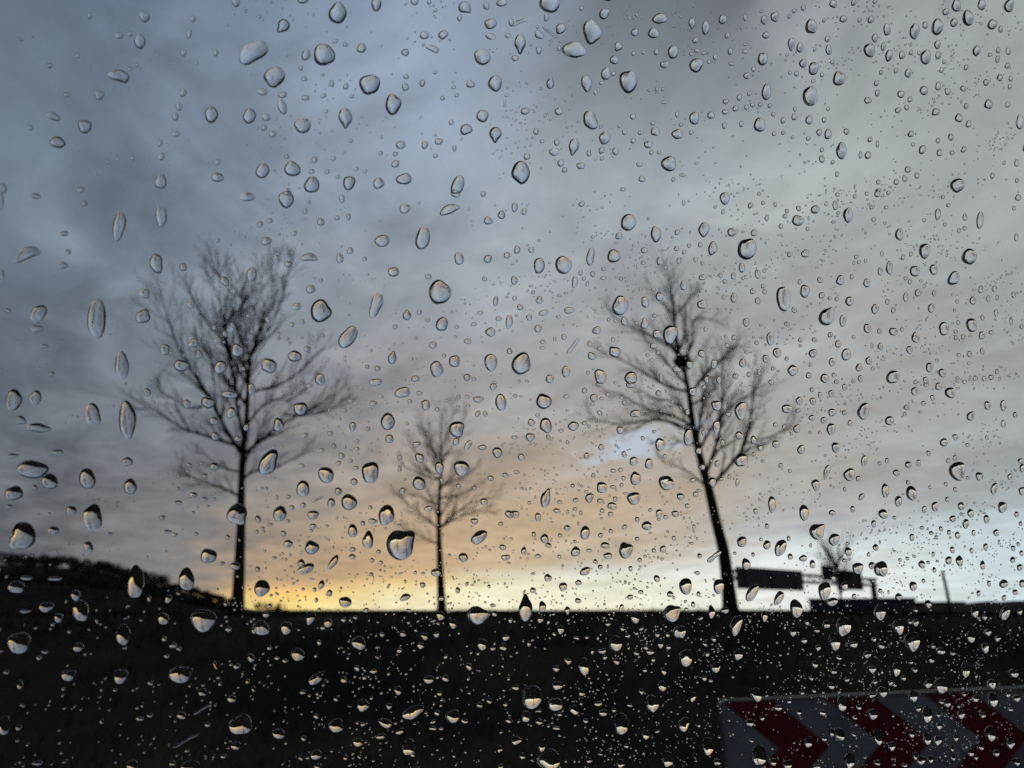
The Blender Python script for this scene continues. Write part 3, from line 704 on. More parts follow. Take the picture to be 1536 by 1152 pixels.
# ------------------------------------------------------------------ raindrops
DROPS = [
(6447,-7184,538,17,-77,597,1050), (-4986,-7274,372,14,-37,403,0), (-3696,-589,264,22,-29,562,0), (-2573,-3560,251,23,-56,552,0), (-228,8275,200,-209,333,362,0),
(-4938,-5257,414,29,-25,274,0), (275,-9856,403,-2,-39,359,0), (-4794,-10537,323,-5,-31,333,0), (-1826,-8633,224,3,-56,546,0), (6696,1813,380,59,-58,436,0),
(-3212,-6638,270,12,-39,400,0), (13435,-15492,507,-37,-65,441,0), (12341,-12939,439,-19,-67,463,0), (2762,578,351,51,-43,355,0), (1885,8761,312,83,-44,362,0),
(1697,-4576,253,-127,165,397,0), (1825,-13434,371,-21,-39,345,0), (914,-6329,347,16,-37,335,0), (-231,-11658,373,-12,-32,304,1060), (3424,8199,322,81,-45,358,0),
(-5642,1009,315,195,-86,202,1), (479,7696,309,22,17,327,0), (9666,-9727,425,-1,-52,378,1080), (11097,12046,316,140,-157,417,0), (10088,-294,352,42,-61,425,0),
(9089,6500,339,72,-58,399,0), (12845,10688,361,92,-67,417,0), (19234,5526,437,77,-80,446,0), (9325,12567,407,118,-46,310,0), (-2890,-1907,200,44,-70,388,0),
(11583,-9505,319,-41,3,479,1347), (10501,11234,470,14,39,286,0), (-3535,-3471,210,20,-36,367,0), (2149,10166,270,77,-41,335,0), (5075,-4680,310,21,-46,365,0),
(-3384,2253,177,5,11,424,0), (3753,-163,220,-117,194,373,0), (-3818,6604,289,-11,31,233,1), (-366,-8520,234,4,-39,367,0), (-3259,-9540,214,0,-34,353,0),
(21409,3819,341,52,-101,547,0), (-3476,-5454,234,15,-30,307,0), (-5587,-3248,208,-21,18,305,0), (18110,-9672,426,-64,15,396,1050), (5854,3552,248,2,19,400,0),
(16477,-14221,370,-20,-69,437,0), (5819,-6137,276,13,-46,365,0), (4276,7750,269,65,-41,317,0), (13809,2398,343,51,-59,371,0), (23815,3389,428,-89,148,398,1010),
(23693,-16053,414,-29,-85,478,0), (4550,1049,208,-35,77,404,0), (-5195,-654,179,-68,81,279,0), (31861,-11047,489,-7,-102,490,0), (11231,3531,320,54,-51,338,0),
(33089,-2707,474,33,-108,495,0), (21241,12212,357,88,-77,406,0), (2787,6980,234,77,-64,296,1185), (-2009,-10315,211,-3,-31,308,0), (16193,1605,326,44,-63,383,0),
(25060,-5972,450,18,-73,387,1050), (-5336,-6009,231,13,-20,224,0), (27443,-10283,436,-3,-85,436,0), (11523,8935,255,125,-156,318,0), (-2270,1320,195,14,-7,292,0),
(-4453,-5603,248,16,-20,214,0), (1505,6398,249,-33,55,251,0), (7128,10083,296,79,-37,263,0), (1268,3979,228,45,-32,275,0), (1966,-8789,233,-84,63,279,0),
(7695,-13300,358,159,-118,202,0), (3592,-4867,259,17,-34,284,0), (13664,5564,329,11,13,322,0), (6661,4685,330,188,-103,184,1), (1997,4596,253,52,-30,251,0),
(4474,-5753,260,14,-35,283,0), (7954,-2911,303,27,-37,275,0), (6842,5591,222,-11,47,346,0), (8326,-4307,282,20,-41,302,0), (2093,-10137,266,-2,-29,256,0),
(11184,-1585,309,32,-44,297,0), (1339,4970,248,-15,32,240,0), (19129,-11551,347,-8,-62,374,0), (5451,-2871,254,24,-37,288,0), (-4949,-13073,172,-10,-26,285,0),
(-2280,2765,160,30,-32,312,0), (207,-7742,260,7,-25,230,0), (7709,-14604,281,-19,-39,298,0), (1350,-1411,236,28,-28,248,0), (423,-14757,306,-24,-21,198,0),
(15549,-7108,302,9,-55,349,0), (8424,10922,230,62,-45,308,1180), (8907,-387,240,29,-45,323,0), (7705,9326,265,67,-36,258,0), (16988,-4299,342,22,-51,310,0),
(-1207,6098,200,10,13,243,0), (15056,8094,347,75,-44,264,0), (17805,-13450,321,-15,-57,354,0), (2896,-5383,200,12,-36,304,0), (24551,-9451,344,1,-75,406,0),
(-2469,-353,196,-49,48,224,0), (20067,-1061,300,29,-67,379,0), (31652,7341,403,69,-87,391,0), (-4904,-4012,277,-32,8,148,0), (26004,-8632,345,4,-78,411,0),
(18608,-8527,309,4,-60,357,0), (21456,-10183,267,-79,111,426,0), (-2281,-5624,196,12,-24,235,0), (-1945,-11657,200,-7,-24,243,0), (4992,-13643,261,-15,-31,256,0),
(6938,-863,234,28,-38,286,0), (454,4728,198,42,-28,245,0), (2251,-6265,223,11,-29,252,0), (20901,-15452,311,-21,-66,389,0), (2507,-2723,194,-112,116,222,0),
(29176,-7575,379,8,-79,391,0), (30201,10369,389,80,-77,350,0), (34252,-13297,434,-16,-87,405,0), (9346,-6797,264,206,-145,163,0), (5293,-7074,214,7,-36,288,0),
(7953,7621,250,57,-35,249,1180), (15688,-10894,304,-5,-48,307,0), (14406,-11781,266,-7,-51,337,0), (18923,-15858,297,-22,-59,362,0), (11790,-5246,221,-23,15,354,1015),
(-122,6320,174,-41,73,242,0), (13382,-13283,343,-16,-37,252,0), (3421,-7368,231,7,-29,240,0), (-5015,-8828,213,2,-16,177,0), (27036,-10977,344,-5,-75,388,0),
(560,9322,193,-17,48,222,1205), (13390,-398,241,28,-49,317,0), (5413,-10702,234,-4,-31,254,0), (9243,-13535,276,-14,-34,255,0), (26679,-428,310,-32,57,391,0),
(-4552,4959,190,44,-17,179,0), (-5198,4350,187,4,10,181,0), (2186,2251,282,48,-20,166,1), (9493,-1789,206,21,-45,315,0), (-1235,-1710,224,-38,24,181,0),
(15638,12024,288,11,38,273,0), (11396,-2466,243,22,-42,287,0), (4105,-11942,232,178,-114,148,1080), (22036,-8761,230,-92,179,388,0), (20470,-3102,330,-47,42,290,0),
(6839,-4950,229,14,-33,255,0), (10998,7880,216,14,13,303,1180), (23201,-6759,271,-49,56,386,0), (23062,-13278,326,-13,-60,338,0), (4486,3221,265,47,-24,188,0),
(27562,16816,308,86,-74,344,0), (3163,4901,209,43,-27,220,0), (22582,13280,294,75,-61,311,0), (13248,4206,267,46,-41,260,0), (-2401,3793,164,67,-55,201,0),
(-5050,-3128,158,16,-19,209,0), (4957,5402,248,52,-26,198,0), (-3400,-11582,203,-7,-18,184,1055), (10271,3346,217,1,13,288,0), (20774,14938,282,79,-56,296,0),
(-110,-1629,191,23,-23,211,0), (28093,1267,386,44,-61,298,0), (6921,724,221,31,-33,243,0), (11162,10200,214,54,-43,277,0), (15594,-5003,283,-71,63,256,0),
(23281,10414,274,61,-65,331,0), (5844,-1809,258,74,-58,184,0), (-350,-2790,205,21,-21,191,0), (28833,7146,320,56,-73,343,0), (6270,11541,231,67,-28,203,1130),
(341,-1036,186,24,-24,212,0), (3316,-8106,234,126,-88,154,0), (3391,-11076,221,-5,-26,218,0), (5836,-12935,252,-12,-26,213,0), (14924,5329,241,44,-46,283,0),
(29531,-9640,341,0,-72,357,0), (14709,-293,271,31,-41,257,0), (29261,17690,289,82,-79,356,0), (30822,-10323,319,-2,-81,395,0), (-3377,7752,133,78,-72,194,0),
(20265,-8506,253,3,-59,342,0), (18642,-10446,294,-3,-47,282,0), (18957,10498,260,61,-51,283,0), (2113,-1005,199,25,-24,204,0), (28148,-15364,324,-20,-68,352,0),
(17714,-2369,221,19,-57,337,0), (33618,-14708,316,-16,-89,422,0), (30879,6201,326,-10,50,345,0), (19509,-14425,260,-72,45,310,0), (38332,-15953,384,-23,-90,400,0),
(23965,14830,294,79,-57,280,0), (13787,13282,298,84,-32,193,0), (29058,-16674,299,-22,-75,386,0), (30329,-3945,324,19,-71,343,0), (494,1427,149,24,-27,236,0),
(17049,5920,231,42,-50,289,0), (38118,-14195,357,-16,-91,405,0), (19054,11847,224,56,-55,304,0), (1867,-3313,183,17,-24,209,0), (7404,8110,204,48,-31,219,0),
(26272,16270,253,70,-70,333,0), (24189,-5168,257,13,-65,345,0), (2899,-10144,177,-2,-27,230,0), (30614,-15651,277,-17,-83,411,0), (15545,-4216,225,15,-45,285,0),
(28048,-13913,282,-13,-71,366,0), (27140,15382,277,73,-65,303,0), (12193,8438,231,52,-35,224,0), (-4180,-9437,186,0,-15,155,0), (12280,4021,166,-3,26,327,0),
(32495,4248,303,42,-77,346,0), (807,6842,116,62,-93,232,0), (19812,-7241,307,212,-144,141,2), (14554,12239,222,59,-40,242,0), (4772,-9246,229,1,-22,182,0),
(8332,11641,313,171,-53,111,2), (98,3826,220,44,-16,142,0), (13864,614,251,32,-35,222,0), (-1316,-14594,169,-13,-20,193,0), (26420,-3325,315,-64,71,268,0),
(3330,10785,173,50,-25,196,0), (-915,-9812,158,-1,-21,204,0), (7548,-510,189,23,-31,229,0), (24138,7851,253,48,-59,297,0), (-3248,-7564,135,4,-20,207,0),
(3080,-13825,220,-13,-20,176,0), (6883,7520,204,-22,44,194,0), (12065,608,230,332,-111,63,2), (7272,11257,214,60,-25,179,0), (30757,3836,282,39,-70,325,0),
(21202,13339,243,63,-50,260,0), (21552,7120,298,56,-42,222,0), (26103,-6288,279,-86,104,265,0), (178,-13871,397,223,-35,61,2), (4124,5089,179,37,-24,190,0),
(31654,18922,282,81,-70,299,0), (13650,-6468,194,8,-42,274,0), (4722,-6743,165,6,-28,227,0), (16441,-2774,222,18,-42,259,0), (3655,-9802,133,-62,77,236,0),
(6731,-13650,269,-109,34,142,0), (18642,13053,221,58,-46,253,0), (3016,-1678,169,-42,43,189,0), (27756,-7567,318,7,-53,270,0), (17584,5271,210,37,-46,266,0),
(15891,10042,204,48,-42,248,0), (23515,-8970,194,-68,131,337,0), (35799,-12520,259,-7,-94,427,0), (11883,10731,181,47,-37,235,0), (7233,3085,180,31,-28,207,0),
(38004,-9660,292,-71,105,365,0), (22386,-4893,194,10,-64,352,0), (5329,-682,161,-14,18,217,1358), (5368,9885,231,-39,43,138,1), (273,-2468,219,23,-14,128,0),
(14107,-4658,232,14,-33,215,0), (17810,7309,211,42,-44,251,0), (-3328,8502,131,37,-17,167,0), (11476,12798,199,57,-32,203,1060), (378,-3052,133,-80,83,163,0),
(-836,4247,178,37,-15,140,0), (22456,4298,236,37,-49,262,0), (25208,1926,251,31,-54,273,0), (13613,12692,210,58,-33,202,0), (4428,-14650,194,-14,-21,180,0),
(22445,909,245,29,-47,252,0), (-6426,2402,80,16,-21,234,0), (31963,9112,213,40,-84,374,0), (4193,-7855,100,-64,132,241,0), (5000,2248,187,31,-22,168,0),
(31785,944,321,34,-56,256,0), (12219,-13690,196,-10,-33,232,0), (9877,11827,204,-9,41,179,0), (-1757,-1276,113,93,-91,135,0), (10016,-10837,198,-3,-29,207,0),
(1336,8615,136,-14,40,185,0), (15238,9278,227,52,-32,192,0), (-5362,5058,166,-47,30,105,0), (28457,18000,245,71,-58,262,0), (1034,10293,187,55,-15,126,0),
(7505,-4335,159,11,-29,215,0), (5106,4430,179,85,-59,139,0), (33549,14019,208,49,-85,364,0), (9615,-3629,188,15,-28,196,0), (18839,-960,235,24,-37,217,0),
(28683,-3925,202,12,-72,353,0), (21768,-11464,228,-5,-45,257,0), (32476,-13743,287,-12,-61,291,0), (28429,6132,248,41,-55,263,0), (-3803,-6449,132,6,-15,153,0),
(3326,-6243,197,9,-17,142,0), (21105,-6559,249,9,-39,221,0), (30023,-14526,305,-15,-50,252,0), (12531,-2388,223,20,-27,177,0), (16403,-9842,216,-1,-35,219,0),
(-5367,-3820,136,13,-12,135,0), (-2443,-4850,149,11,-14,142,0), (-3439,-9071,123,1,-16,169,0), (20697,-12006,224,-89,82,214,0), (24979,-1394,223,20,-52,270,0),
(9400,1161,134,19,-36,251,0), (31117,-12388,236,-7,-67,326,0), (33877,-15936,250,-16,-72,340,0), (15824,13506,166,46,-41,238,0), (-6419,2770,100,20,-15,163,0),
(21492,-7521,217,5,-45,252,0), (13062,-14898,173,-82,75,206,0), (26536,-9140,291,147,-141,152,0), (8749,695,195,26,-23,166,0), (36532,-4282,307,16,-63,274,0),
(30446,-13457,275,-11,-54,268,0), (-2486,353,141,22,-14,139,0), (-953,-963,148,19,-15,143,0), (5828,-14296,184,-12,-21,168,0), (9752,9826,159,40,-29,195,1015),
(11914,-377,171,20,-32,211,0), (-5196,-1097,157,21,-10,109,0), (-268,1076,141,23,-17,151,0), (16365,-6078,223,9,-32,195,0), (19929,14018,171,46,-48,256,0),
(5648,842,162,23,-22,170,1000), (4867,-1556,238,27,-14,114,0), (18410,6070,238,44,-32,183,0), (21030,2080,170,22,-52,288,0), (6745,-4048,168,13,-23,177,0),
(14229,-13524,192,40,-87,199,0), (25373,-16596,267,-20,-43,234,0), (26383,-15622,263,-17,-46,244,0), (6715,-2161,155,16,-25,187,0), (22429,-743,281,28,-34,184,0),
(27178,7563,222,40,-53,258,0), (-4279,5941,128,32,-13,131,0), (3025,9281,145,39,-20,157,0), (-3840,-9773,122,0,-15,156,1060), (-3215,-10694,136,-3,-14,145,0),
(39954,-16540,320,-21,-69,298,0), (-4218,-7082,142,6,-12,127,0), (8834,-7570,185,5,-24,173,0), (28780,-5007,273,13,-47,231,0), (17471,2988,242,36,-29,170,0),
(13355,-12516,223,-8,-26,174,0), (24603,-3907,213,13,-49,257,0), (-6226,307,81,13,-17,190,0), (14873,2686,183,27,-33,203,0), (13353,-7220,167,-77,87,184,0),
(20073,-9601,168,0,-49,286,0), (30792,17822,247,69,-53,234,0), (25061,14910,201,53,-50,243,0), (18991,-1845,163,15,-46,266,0), (18168,-12726,210,-8,-35,213,0),
(906,-2226,122,13,-19,172,0), (13887,-7978,197,93,-95,142,0), (25405,-2176,225,18,-45,235,0), (24730,15914,172,48,-55,268,0), (26908,6015,192,32,-56,273,0),
(3169,2392,124,21,-22,180,1340), (14983,1867,169,24,-34,211,0), (5658,10440,156,43,-20,149,0), (25111,-3264,168,-30,65,302,1177), (3884,-5807,144,8,-20,166,0),
(16055,-3584,190,14,-32,199,0), (1746,-14144,159,-11,-16,144,0), (11938,-14626,209,-13,-24,166,0), (814,2553,155,28,-14,126,0), (18936,14810,179,51,-38,208,0),
(35798,-10867,235,-3,-69,314,0), (8131,-12108,201,-7,-19,144,0), (29086,3200,212,28,-55,261,0), (7572,12071,194,56,-18,124,0), (2359,1247,142,22,-17,146,0),
(-120,-3359,138,13,-15,139,0), (56,-4831,139,10,-15,140,0), (8255,-9724,164,0,-23,173,0), (33656,-17012,295,-22,-50,239,0), (29539,6383,223,37,-52,244,0),
(7888,-8146,180,3,-20,153,0), (10821,-2957,167,14,-26,180,0), (28295,-715,249,23,-45,218,0), (35775,-9600,223,0,-71,321,0), (4700,6499,167,38,-17,131,0),
(6793,5280,178,36,-18,135,0), (15136,-1656,214,74,-67,140,0), (29958,18485,222,64,-51,224,0), (12143,11307,169,45,-26,165,0), (21477,1545,214,27,-35,194,0),
(-4342,-4710,173,13,-8,88,0), (1044,-8053,144,3,-15,139,0), (13628,-5092,179,10,-28,182,0), (17696,-14746,198,-72,47,182,0), (37828,-13340,306,-11,-55,245,0),
(24933,4244,221,33,-41,206,0), (24208,765,219,25,-40,207,0), (13030,-8597,171,2,-28,190,0), (30074,16444,213,57,-53,234,0), (24257,5047,209,33,-41,210,0),
(8759,-10037,147,-1,-25,187,0), (12272,-9387,161,0,-29,195,0), (34617,-16067,265,-17,-55,257,0), (10259,7492,210,46,-18,123,0), (2635,-7267,167,5,-14,124,0),
(34156,-7073,226,6,-61,279,0), (5028,10250,168,46,-16,121,0), (15477,3019,201,31,-26,160,0), (22360,7744,217,42,-35,183,0), (5585,-3461,140,66,-67,132,0),
(19177,-4125,205,13,-32,186,0), (11978,-6758,173,6,-25,173,0), (39353,-12841,315,-10,-55,239,0), (6859,-9067,165,83,-69,115,0), (14261,9149,172,39,-28,168,0),
(24729,3352,184,26,-46,235,0), (14675,-5366,221,11,-23,145,0), (9091,11374,174,-24,42,131,0), (15192,13521,153,43,-32,188,1180), (31335,14334,219,53,-51,225,0),
(-890,9628,122,36,-14,123,0), (179,7145,159,40,-12,102,0), (16530,14025,188,53,-28,160,0), (8096,4584,153,29,-21,150,0), (15590,1537,194,26,-26,161,0),
(11296,-725,175,20,-23,154,0), (572,-12841,274,158,-29,51,2), (4275,-9980,147,-1,-18,147,0), (37512,-8151,290,4,-53,230,0), (12239,11811,156,42,-26,165,0),
(10622,-5878,187,9,-21,144,0), (33351,-13181,251,-90,88,208,0), (22435,10919,173,40,-41,214,0), (26166,3220,190,26,-46,231,0), (-1162,232,109,16,-15,142,0),
(11781,2986,123,0,9,217,0), (26435,4120,200,29,-44,217,0), (35748,-3397,200,-8,-8,305,0), (29596,-4356,196,11,-53,256,0), (12964,1330,175,24,-24,156,0),
(10416,-5888,166,8,-22,156,0), (17611,-520,196,21,-28,167,0), (15344,-3529,187,14,-26,165,0), (16703,-15906,196,-15,-28,177,0), (27700,3280,255,35,-36,176,0),
(31354,-8350,257,3,-44,209,0), (1992,614,141,21,-15,124,0), (23371,1762,206,26,-36,190,0), (23508,-2416,207,16,-36,194,0), (20367,13974,164,44,-38,199,0),
(16485,3590,152,24,-34,200,0), (27330,13970,211,53,-41,195,0), (22438,-6659,195,6,-37,203,0), (36934,-11455,264,-5,-54,241,0), (7330,10843,208,5,14,101,0),
(11708,1912,230,34,-17,110,0), (8613,-1769,182,19,-17,126,0), (29273,8893,191,37,-50,233,0), (33363,-17,212,-20,37,253,0), (9472,11579,295,-127,37,60,2),
(6821,9074,141,36,-19,138,0), (1254,4229,152,31,-12,105,0), (-4726,847,127,21,-9,97,0), (8283,3252,155,26,-20,140,0), (30229,1962,207,25,-48,228,0),
(-955,-2894,115,12,-14,131,0), (3389,-5708,197,89,-38,78,2), (-37,-13022,150,-8,-12,112,0), (7035,-12469,153,-6,-19,148,0), (22886,-9786,179,0,-40,222,0),
(4279,-3151,129,12,-18,148,0), (29650,13308,222,53,-43,193,0), (14607,-6930,206,7,-22,139,0), (35965,-14827,248,-13,-53,242,0), (21360,11265,169,40,-36,191,0),
(22182,5845,208,36,-31,164,0), (14265,11690,178,47,-23,139,0), (10228,8955,148,36,-22,145,0), (-27,-3847,114,10,-15,134,0), (20189,-2088,192,17,-31,173,0),
(22928,-14540,208,-11,-33,189,0), (33844,-11549,283,-5,-41,192,0), (31949,-4494,205,11,-51,238,0), (-2072,6563,103,26,-13,123,0), (8946,8648,156,37,-19,129,0),
(510,-12268,114,-5,-15,140,0), (8462,-3444,99,-44,80,181,0), (18932,3478,161,24,-33,186,0), (14737,-565,205,23,-21,129,0), (27149,-2644,158,1,-22,264,0),
(34173,-5226,226,10,-50,228,0), (31588,-16162,217,-14,-47,233,0), (14039,8605,164,37,-24,147,0), (-1509,1334,108,18,-13,122,0), (8575,4877,143,27,-20,139,0),
(12904,333,161,20,-23,150,0), (20630,13408,157,41,-35,188,0), (3141,-7921,136,3,-15,126,0), (34589,-2858,250,17,-45,203,0), (37778,-3385,266,16,-49,209,0),
(1437,-12532,144,-6,-13,114,0), (1886,-11157,116,-3,-16,142,0), (13168,-10294,157,-1,-25,165,0), (24560,-10504,205,-2,-35,189,0), (31068,1795,221,26,-43,199,0),
(31880,-1416,226,19,-44,204,0), (27034,-6814,205,6,-39,198,0), (375,6397,118,28,-13,115,0), (4597,5832,134,29,-16,123,0), (28463,17266,196,55,-41,187,0),
(25759,5156,188,30,-39,193,0), (19108,4735,154,26,-33,185,0), (23117,-1538,170,15,-37,200,0), (29556,-12344,239,-7,-37,184,0), (21822,14270,136,36,-42,215,0),
(2415,3469,115,22,-15,128,0), (-2109,-2646,102,11,-13,124,0), (13230,-1228,170,18,-21,140,0), (11385,7225,167,36,-19,125,0), (28212,13235,206,49,-38,176,0),
(-5591,2712,123,25,-8,83,0), (9381,2664,134,21,-21,148,0), (10559,1064,138,19,-22,152,0), (-5458,-4895,146,11,-7,74,0), (14797,-7344,185,5,-22,140,0),
(26415,-10176,204,-1,-37,192,0), (40646,-17617,272,-20,-53,228,0), (9031,5240,119,23,-23,160,0), (19822,900,149,18,-35,197,0), (24904,-661,185,18,-36,189,0),
(15560,-13725,198,-10,-21,138,0), (27130,-8419,196,2,-39,200,0), (34867,-14196,231,-10,-48,222,0), (21711,16122,190,55,-29,149,0), (26259,14449,178,46,-39,185,0),
(27763,11457,185,41,-41,191,0), (29761,4654,194,29,-43,201,0), (29531,781,194,21,-43,204,0), (3891,-8651,91,-41,52,159,0), (19770,-13251,142,-44,43,203,0),
(4461,9530,124,33,-16,120,0), (4563,11242,124,36,-16,119,0), (4064,-5400,128,8,-15,126,0), (22117,-2296,192,16,-30,163,0), (10864,-10947,155,-3,-20,142,0),
(12339,-8268,154,3,-22,149,0), (12825,12505,144,40,-23,142,0), (1563,1939,123,21,-13,112,0), (6701,-42,125,16,-18,139,0), (17780,1040,165,21,-27,159,0),
(18431,691,144,17,-32,188,0), (14559,-2356,154,14,-25,156,0), (-2134,6129,91,22,-13,123,0), (-2207,5809,91,22,-13,123,0), (-3921,7774,107,30,-9,95,0),
(780,7205,124,31,-12,102,0), (4606,8414,111,28,-17,135,0), (5985,6901,144,33,-15,111,0), (6222,-1287,147,17,-15,116,0), (20960,1227,169,21,-31,172,0),
(-838,-9161,97,1,-14,136,0), (-4654,-11825,87,-3,-12,129,0), (-4043,-8560,176,3,-6,64,0), (20739,-9529,214,0,-25,144,0), (37741,-16571,245,-16,-49,221,0),
(35452,693,184,18,-57,249,0), (14074,1837,137,19,-26,164,0), (16854,-5546,148,7,-29,176,0), (32514,-9216,209,1,-45,212,0), (24547,-16419,173,-74,70,175,0),
(10692,1670,159,80,-56,97,0), (33418,-7059,201,5,-48,220,0), (16622,10332,159,38,-25,144,0), (17747,-4814,166,9,-26,157,0), (39852,-14182,267,-11,-48,206,0),
(8784,1816,100,15,-25,177,0), (7304,-5837,131,56,-57,111,0), (27691,16077,164,44,-42,194,0), (26543,1824,163,20,-41,204,0), (-2464,4538,86,19,-13,123,0),
(5512,6681,108,24,-18,138,0), (18436,14549,149,42,-29,157,0), (-770,-1310,91,11,-14,131,0), (11582,-5941,130,6,-23,159,0), (34399,-4697,216,10,-45,204,0),
(15257,4355,133,22,-27,165,0), (5369,-6376,151,7,-13,105,0), (10495,-7526,173,5,-16,113,0), (34366,600,203,20,-47,207,0), (31694,-7296,194,5,-44,209,0),
(22337,15684,180,51,-28,143,0), (10795,-2407,140,13,-20,136,0), (24520,-7188,204,5,-29,156,0), (9604,-11652,144,-4,-18,133,0), (7762,-10492,131,-2,-18,136,0),
(30536,-8880,221,2,-36,176,0), (26047,13484,187,46,-33,158,0), (9351,-5473,148,8,-17,123,0), (30980,1149,210,23,-38,177,0), (9340,3764,121,21,-20,141,0),
(-2087,8330,68,19,-16,146,0), (622,5928,111,26,-12,103,0), (10577,7161,131,28,-20,132,0), (16701,282,192,23,-20,118,0), (33682,-4388,201,10,-44,202,0),
(-3966,-14310,133,-10,-7,79,0), (-4784,-8546,129,2,-7,76,0), (28199,-11143,252,-4,-28,142,0), (19919,4614,132,22,-34,187,0), (6642,-14134,152,49,-45,95,0),
(19700,2581,140,20,-31,175,0), (9236,7099,132,29,-18,121,0), (10459,2111,138,21,-19,127,0), (9118,-1246,134,15,-18,126,0), (7997,-3361,130,11,-17,126,0),
(29137,-11633,216,-5,-33,167,0), (18636,13998,158,43,-25,138,0), (24274,12783,180,44,-30,149,0), (8087,-1028,124,14,-18,130,0), (17273,538,156,19,-24,145,0),
(4556,-5034,113,7,-16,127,0), (23011,-339,178,18,-29,156,0), (4535,-15075,126,-10,-14,120,0), (17782,-10948,160,-3,-25,154,0), (21501,-16193,175,-13,-28,164,0),
(36933,-10650,264,-3,-39,171,0), (-4784,1772,105,19,-8,84,0), (24735,10542,173,38,-32,158,0), (25776,15115,167,44,-34,163,0), (32310,5376,194,29,-41,183,0),
(28839,2601,181,23,-37,179,0), (26034,1442,171,20,-35,175,0), (9085,-6211,154,7,-15,111,0), (7322,-13991,142,62,-53,93,0), (24151,15401,152,42,-34,167,0),
(24475,1513,156,19,-35,179,0), (20939,-2215,145,12,-31,175,0), (24374,-13937,207,55,-76,125,0), (18018,12230,156,40,-24,132,0), (28116,14351,146,37,-42,196,0),
(13342,4984,141,25,-20,129,0), (17273,-7001,157,5,-23,144,0), (8759,-12079,134,-4,-17,126,0), (7654,-10847,130,-2,-16,123,0), (26953,-14277,207,-10,-30,157,0),
(12713,8058,131,29,-21,133,0), (24674,2328,175,23,-31,157,0), (6563,-3580,131,11,-15,112,0), (35554,-4932,186,8,-48,215,0), (9018,-3491,146,12,-15,109,0),
(28552,-7417,182,4,-36,179,0), (12780,-13930,164,-9,-17,120,0), (33292,-11952,201,-5,-41,191,0), (32756,-15617,200,-12,-40,193,0), (37120,-16859,218,-15,-45,203,0),
(2995,4350,91,18,-16,129,0), (-461,-5783,117,7,-10,91,0), (11193,-7271,115,3,-22,153,0), (38883,-8124,211,3,-48,207,0), (23380,8119,124,24,-39,199,0),
(-4482,3116,85,17,-9,96,0), (7035,11801,118,34,-15,110,0), (1165,74,102,14,-12,107,0), (4880,-2299,114,11,-14,114,0), (10583,-3729,133,10,-18,124,0),
(25083,-7436,150,4,-35,187,0), (29911,-11218,209,-3,-32,160,0), (17609,-5523,166,8,-21,130,0), (3471,2711,97,17,-15,120,0), (17305,4054,171,28,-20,117,0),
(25582,9059,167,34,-31,154,0), (1582,-6464,94,4,-14,122,0), (24700,152,166,18,-31,159,0), (33246,-5021,200,9,-39,178,0), (10927,-10582,149,-2,-16,116,0),
(13680,-11561,160,-4,-18,120,0), (1478,7287,114,28,-11,91,0), (1981,5404,90,20,-14,118,0), (22316,9852,147,32,-30,154,0), (19444,6225,138,25,-27,152,0),
(33256,3859,187,25,-40,178,0), (17180,-8221,134,2,-26,158,0), (17334,-11267,182,-4,-19,119,0), (31886,-10128,185,-1,-39,187,0), (36821,-14052,204,-9,-44,200,0),
(27700,-15258,170,-10,-35,183,0), (33235,-16756,191,-14,-41,195,0), (28122,4912,148,23,-40,190,0), (-882,-6059,145,8,-7,69,0), (13356,-9536,108,0,-26,172,0),
(9154,10855,100,27,-20,136,0), (7942,257,148,19,-13,94,0), (8982,3503,126,22,-16,111,0), (883,-3484,96,9,-12,108,0), (18293,-2884,152,12,-23,136,0),
(5051,-12004,110,-4,-15,120,0), (14459,-12860,141,-6,-21,136,0), (27239,-13057,188,-7,-30,157,0), (12140,7969,122,27,-20,126,0), (27881,17563,174,50,-31,144,0),
(15513,1072,157,20,-19,116,0), (28801,5198,180,28,-33,155,0), (29184,-3054,183,12,-33,161,0), (29844,-2625,186,13,-34,162,0), (4195,-8939,101,-26,16,119,0),
(13198,-11848,151,-4,-18,120,0), (39004,-17026,226,-16,-43,188,0), (37515,-2259,180,13,-49,208,0), (23780,16070,151,42,-29,146,0), (28724,14266,168,42,-34,155,0),
(11286,-14910,117,-8,-20,145,0), (18129,-12091,137,-4,-25,155,0), (34328,-17003,195,-14,-40,189,0), (27097,-16844,218,-17,-26,135,0), (110,-316,79,11,-13,121,0),
(24671,15175,118,32,-38,188,0), (2469,-722,101,13,-12,104,0), (14511,4648,138,24,-19,119,0), (6276,-5252,113,7,-14,112,0), (18582,-3533,153,11,-22,130,0),
(13982,7279,142,30,-18,111,0), (23748,-277,163,17,-27,143,0), (17919,-8856,144,1,-23,139,0), (12248,-9895,126,0,-19,130,0), (15131,-11190,173,25,-35,101,0),
(15274,-13336,181,-8,-16,103,0), (12271,-15261,141,-10,-17,120,0), (26089,-12015,168,-63,55,138,0), (4816,-7647,120,3,-12,99,0), (10327,-7139,139,4,-15,107,0),
(27835,15647,155,41,-33,153,0), (28805,11546,159,35,-34,157,0), (34542,-15345,184,-10,-40,188,0), (-2174,7739,79,21,-10,98,0), (-4730,8127,83,24,-8,82,0),
(5165,8684,98,25,-14,108,0), (8314,10356,122,32,-14,98,0), (-4358,2737,85,17,-8,85,0), (570,3042,99,19,-10,91,0), (35801,-7242,164,4,-47,209,0),
(30288,13179,153,36,-37,166,0), (30117,1342,155,17,-37,175,0), (-531,-10689,113,-2,-9,82,0), (11606,-12537,159,-6,-14,98,0), (4027,-4177,100,8,-13,108,0),
(15841,-11628,138,-3,-20,130,0), (9884,3859,110,19,-17,119,0), (24498,-1046,156,15,-28,145,0), (6785,-13028,122,-6,-13,105,0), (37530,-14923,207,-11,-39,176,0),
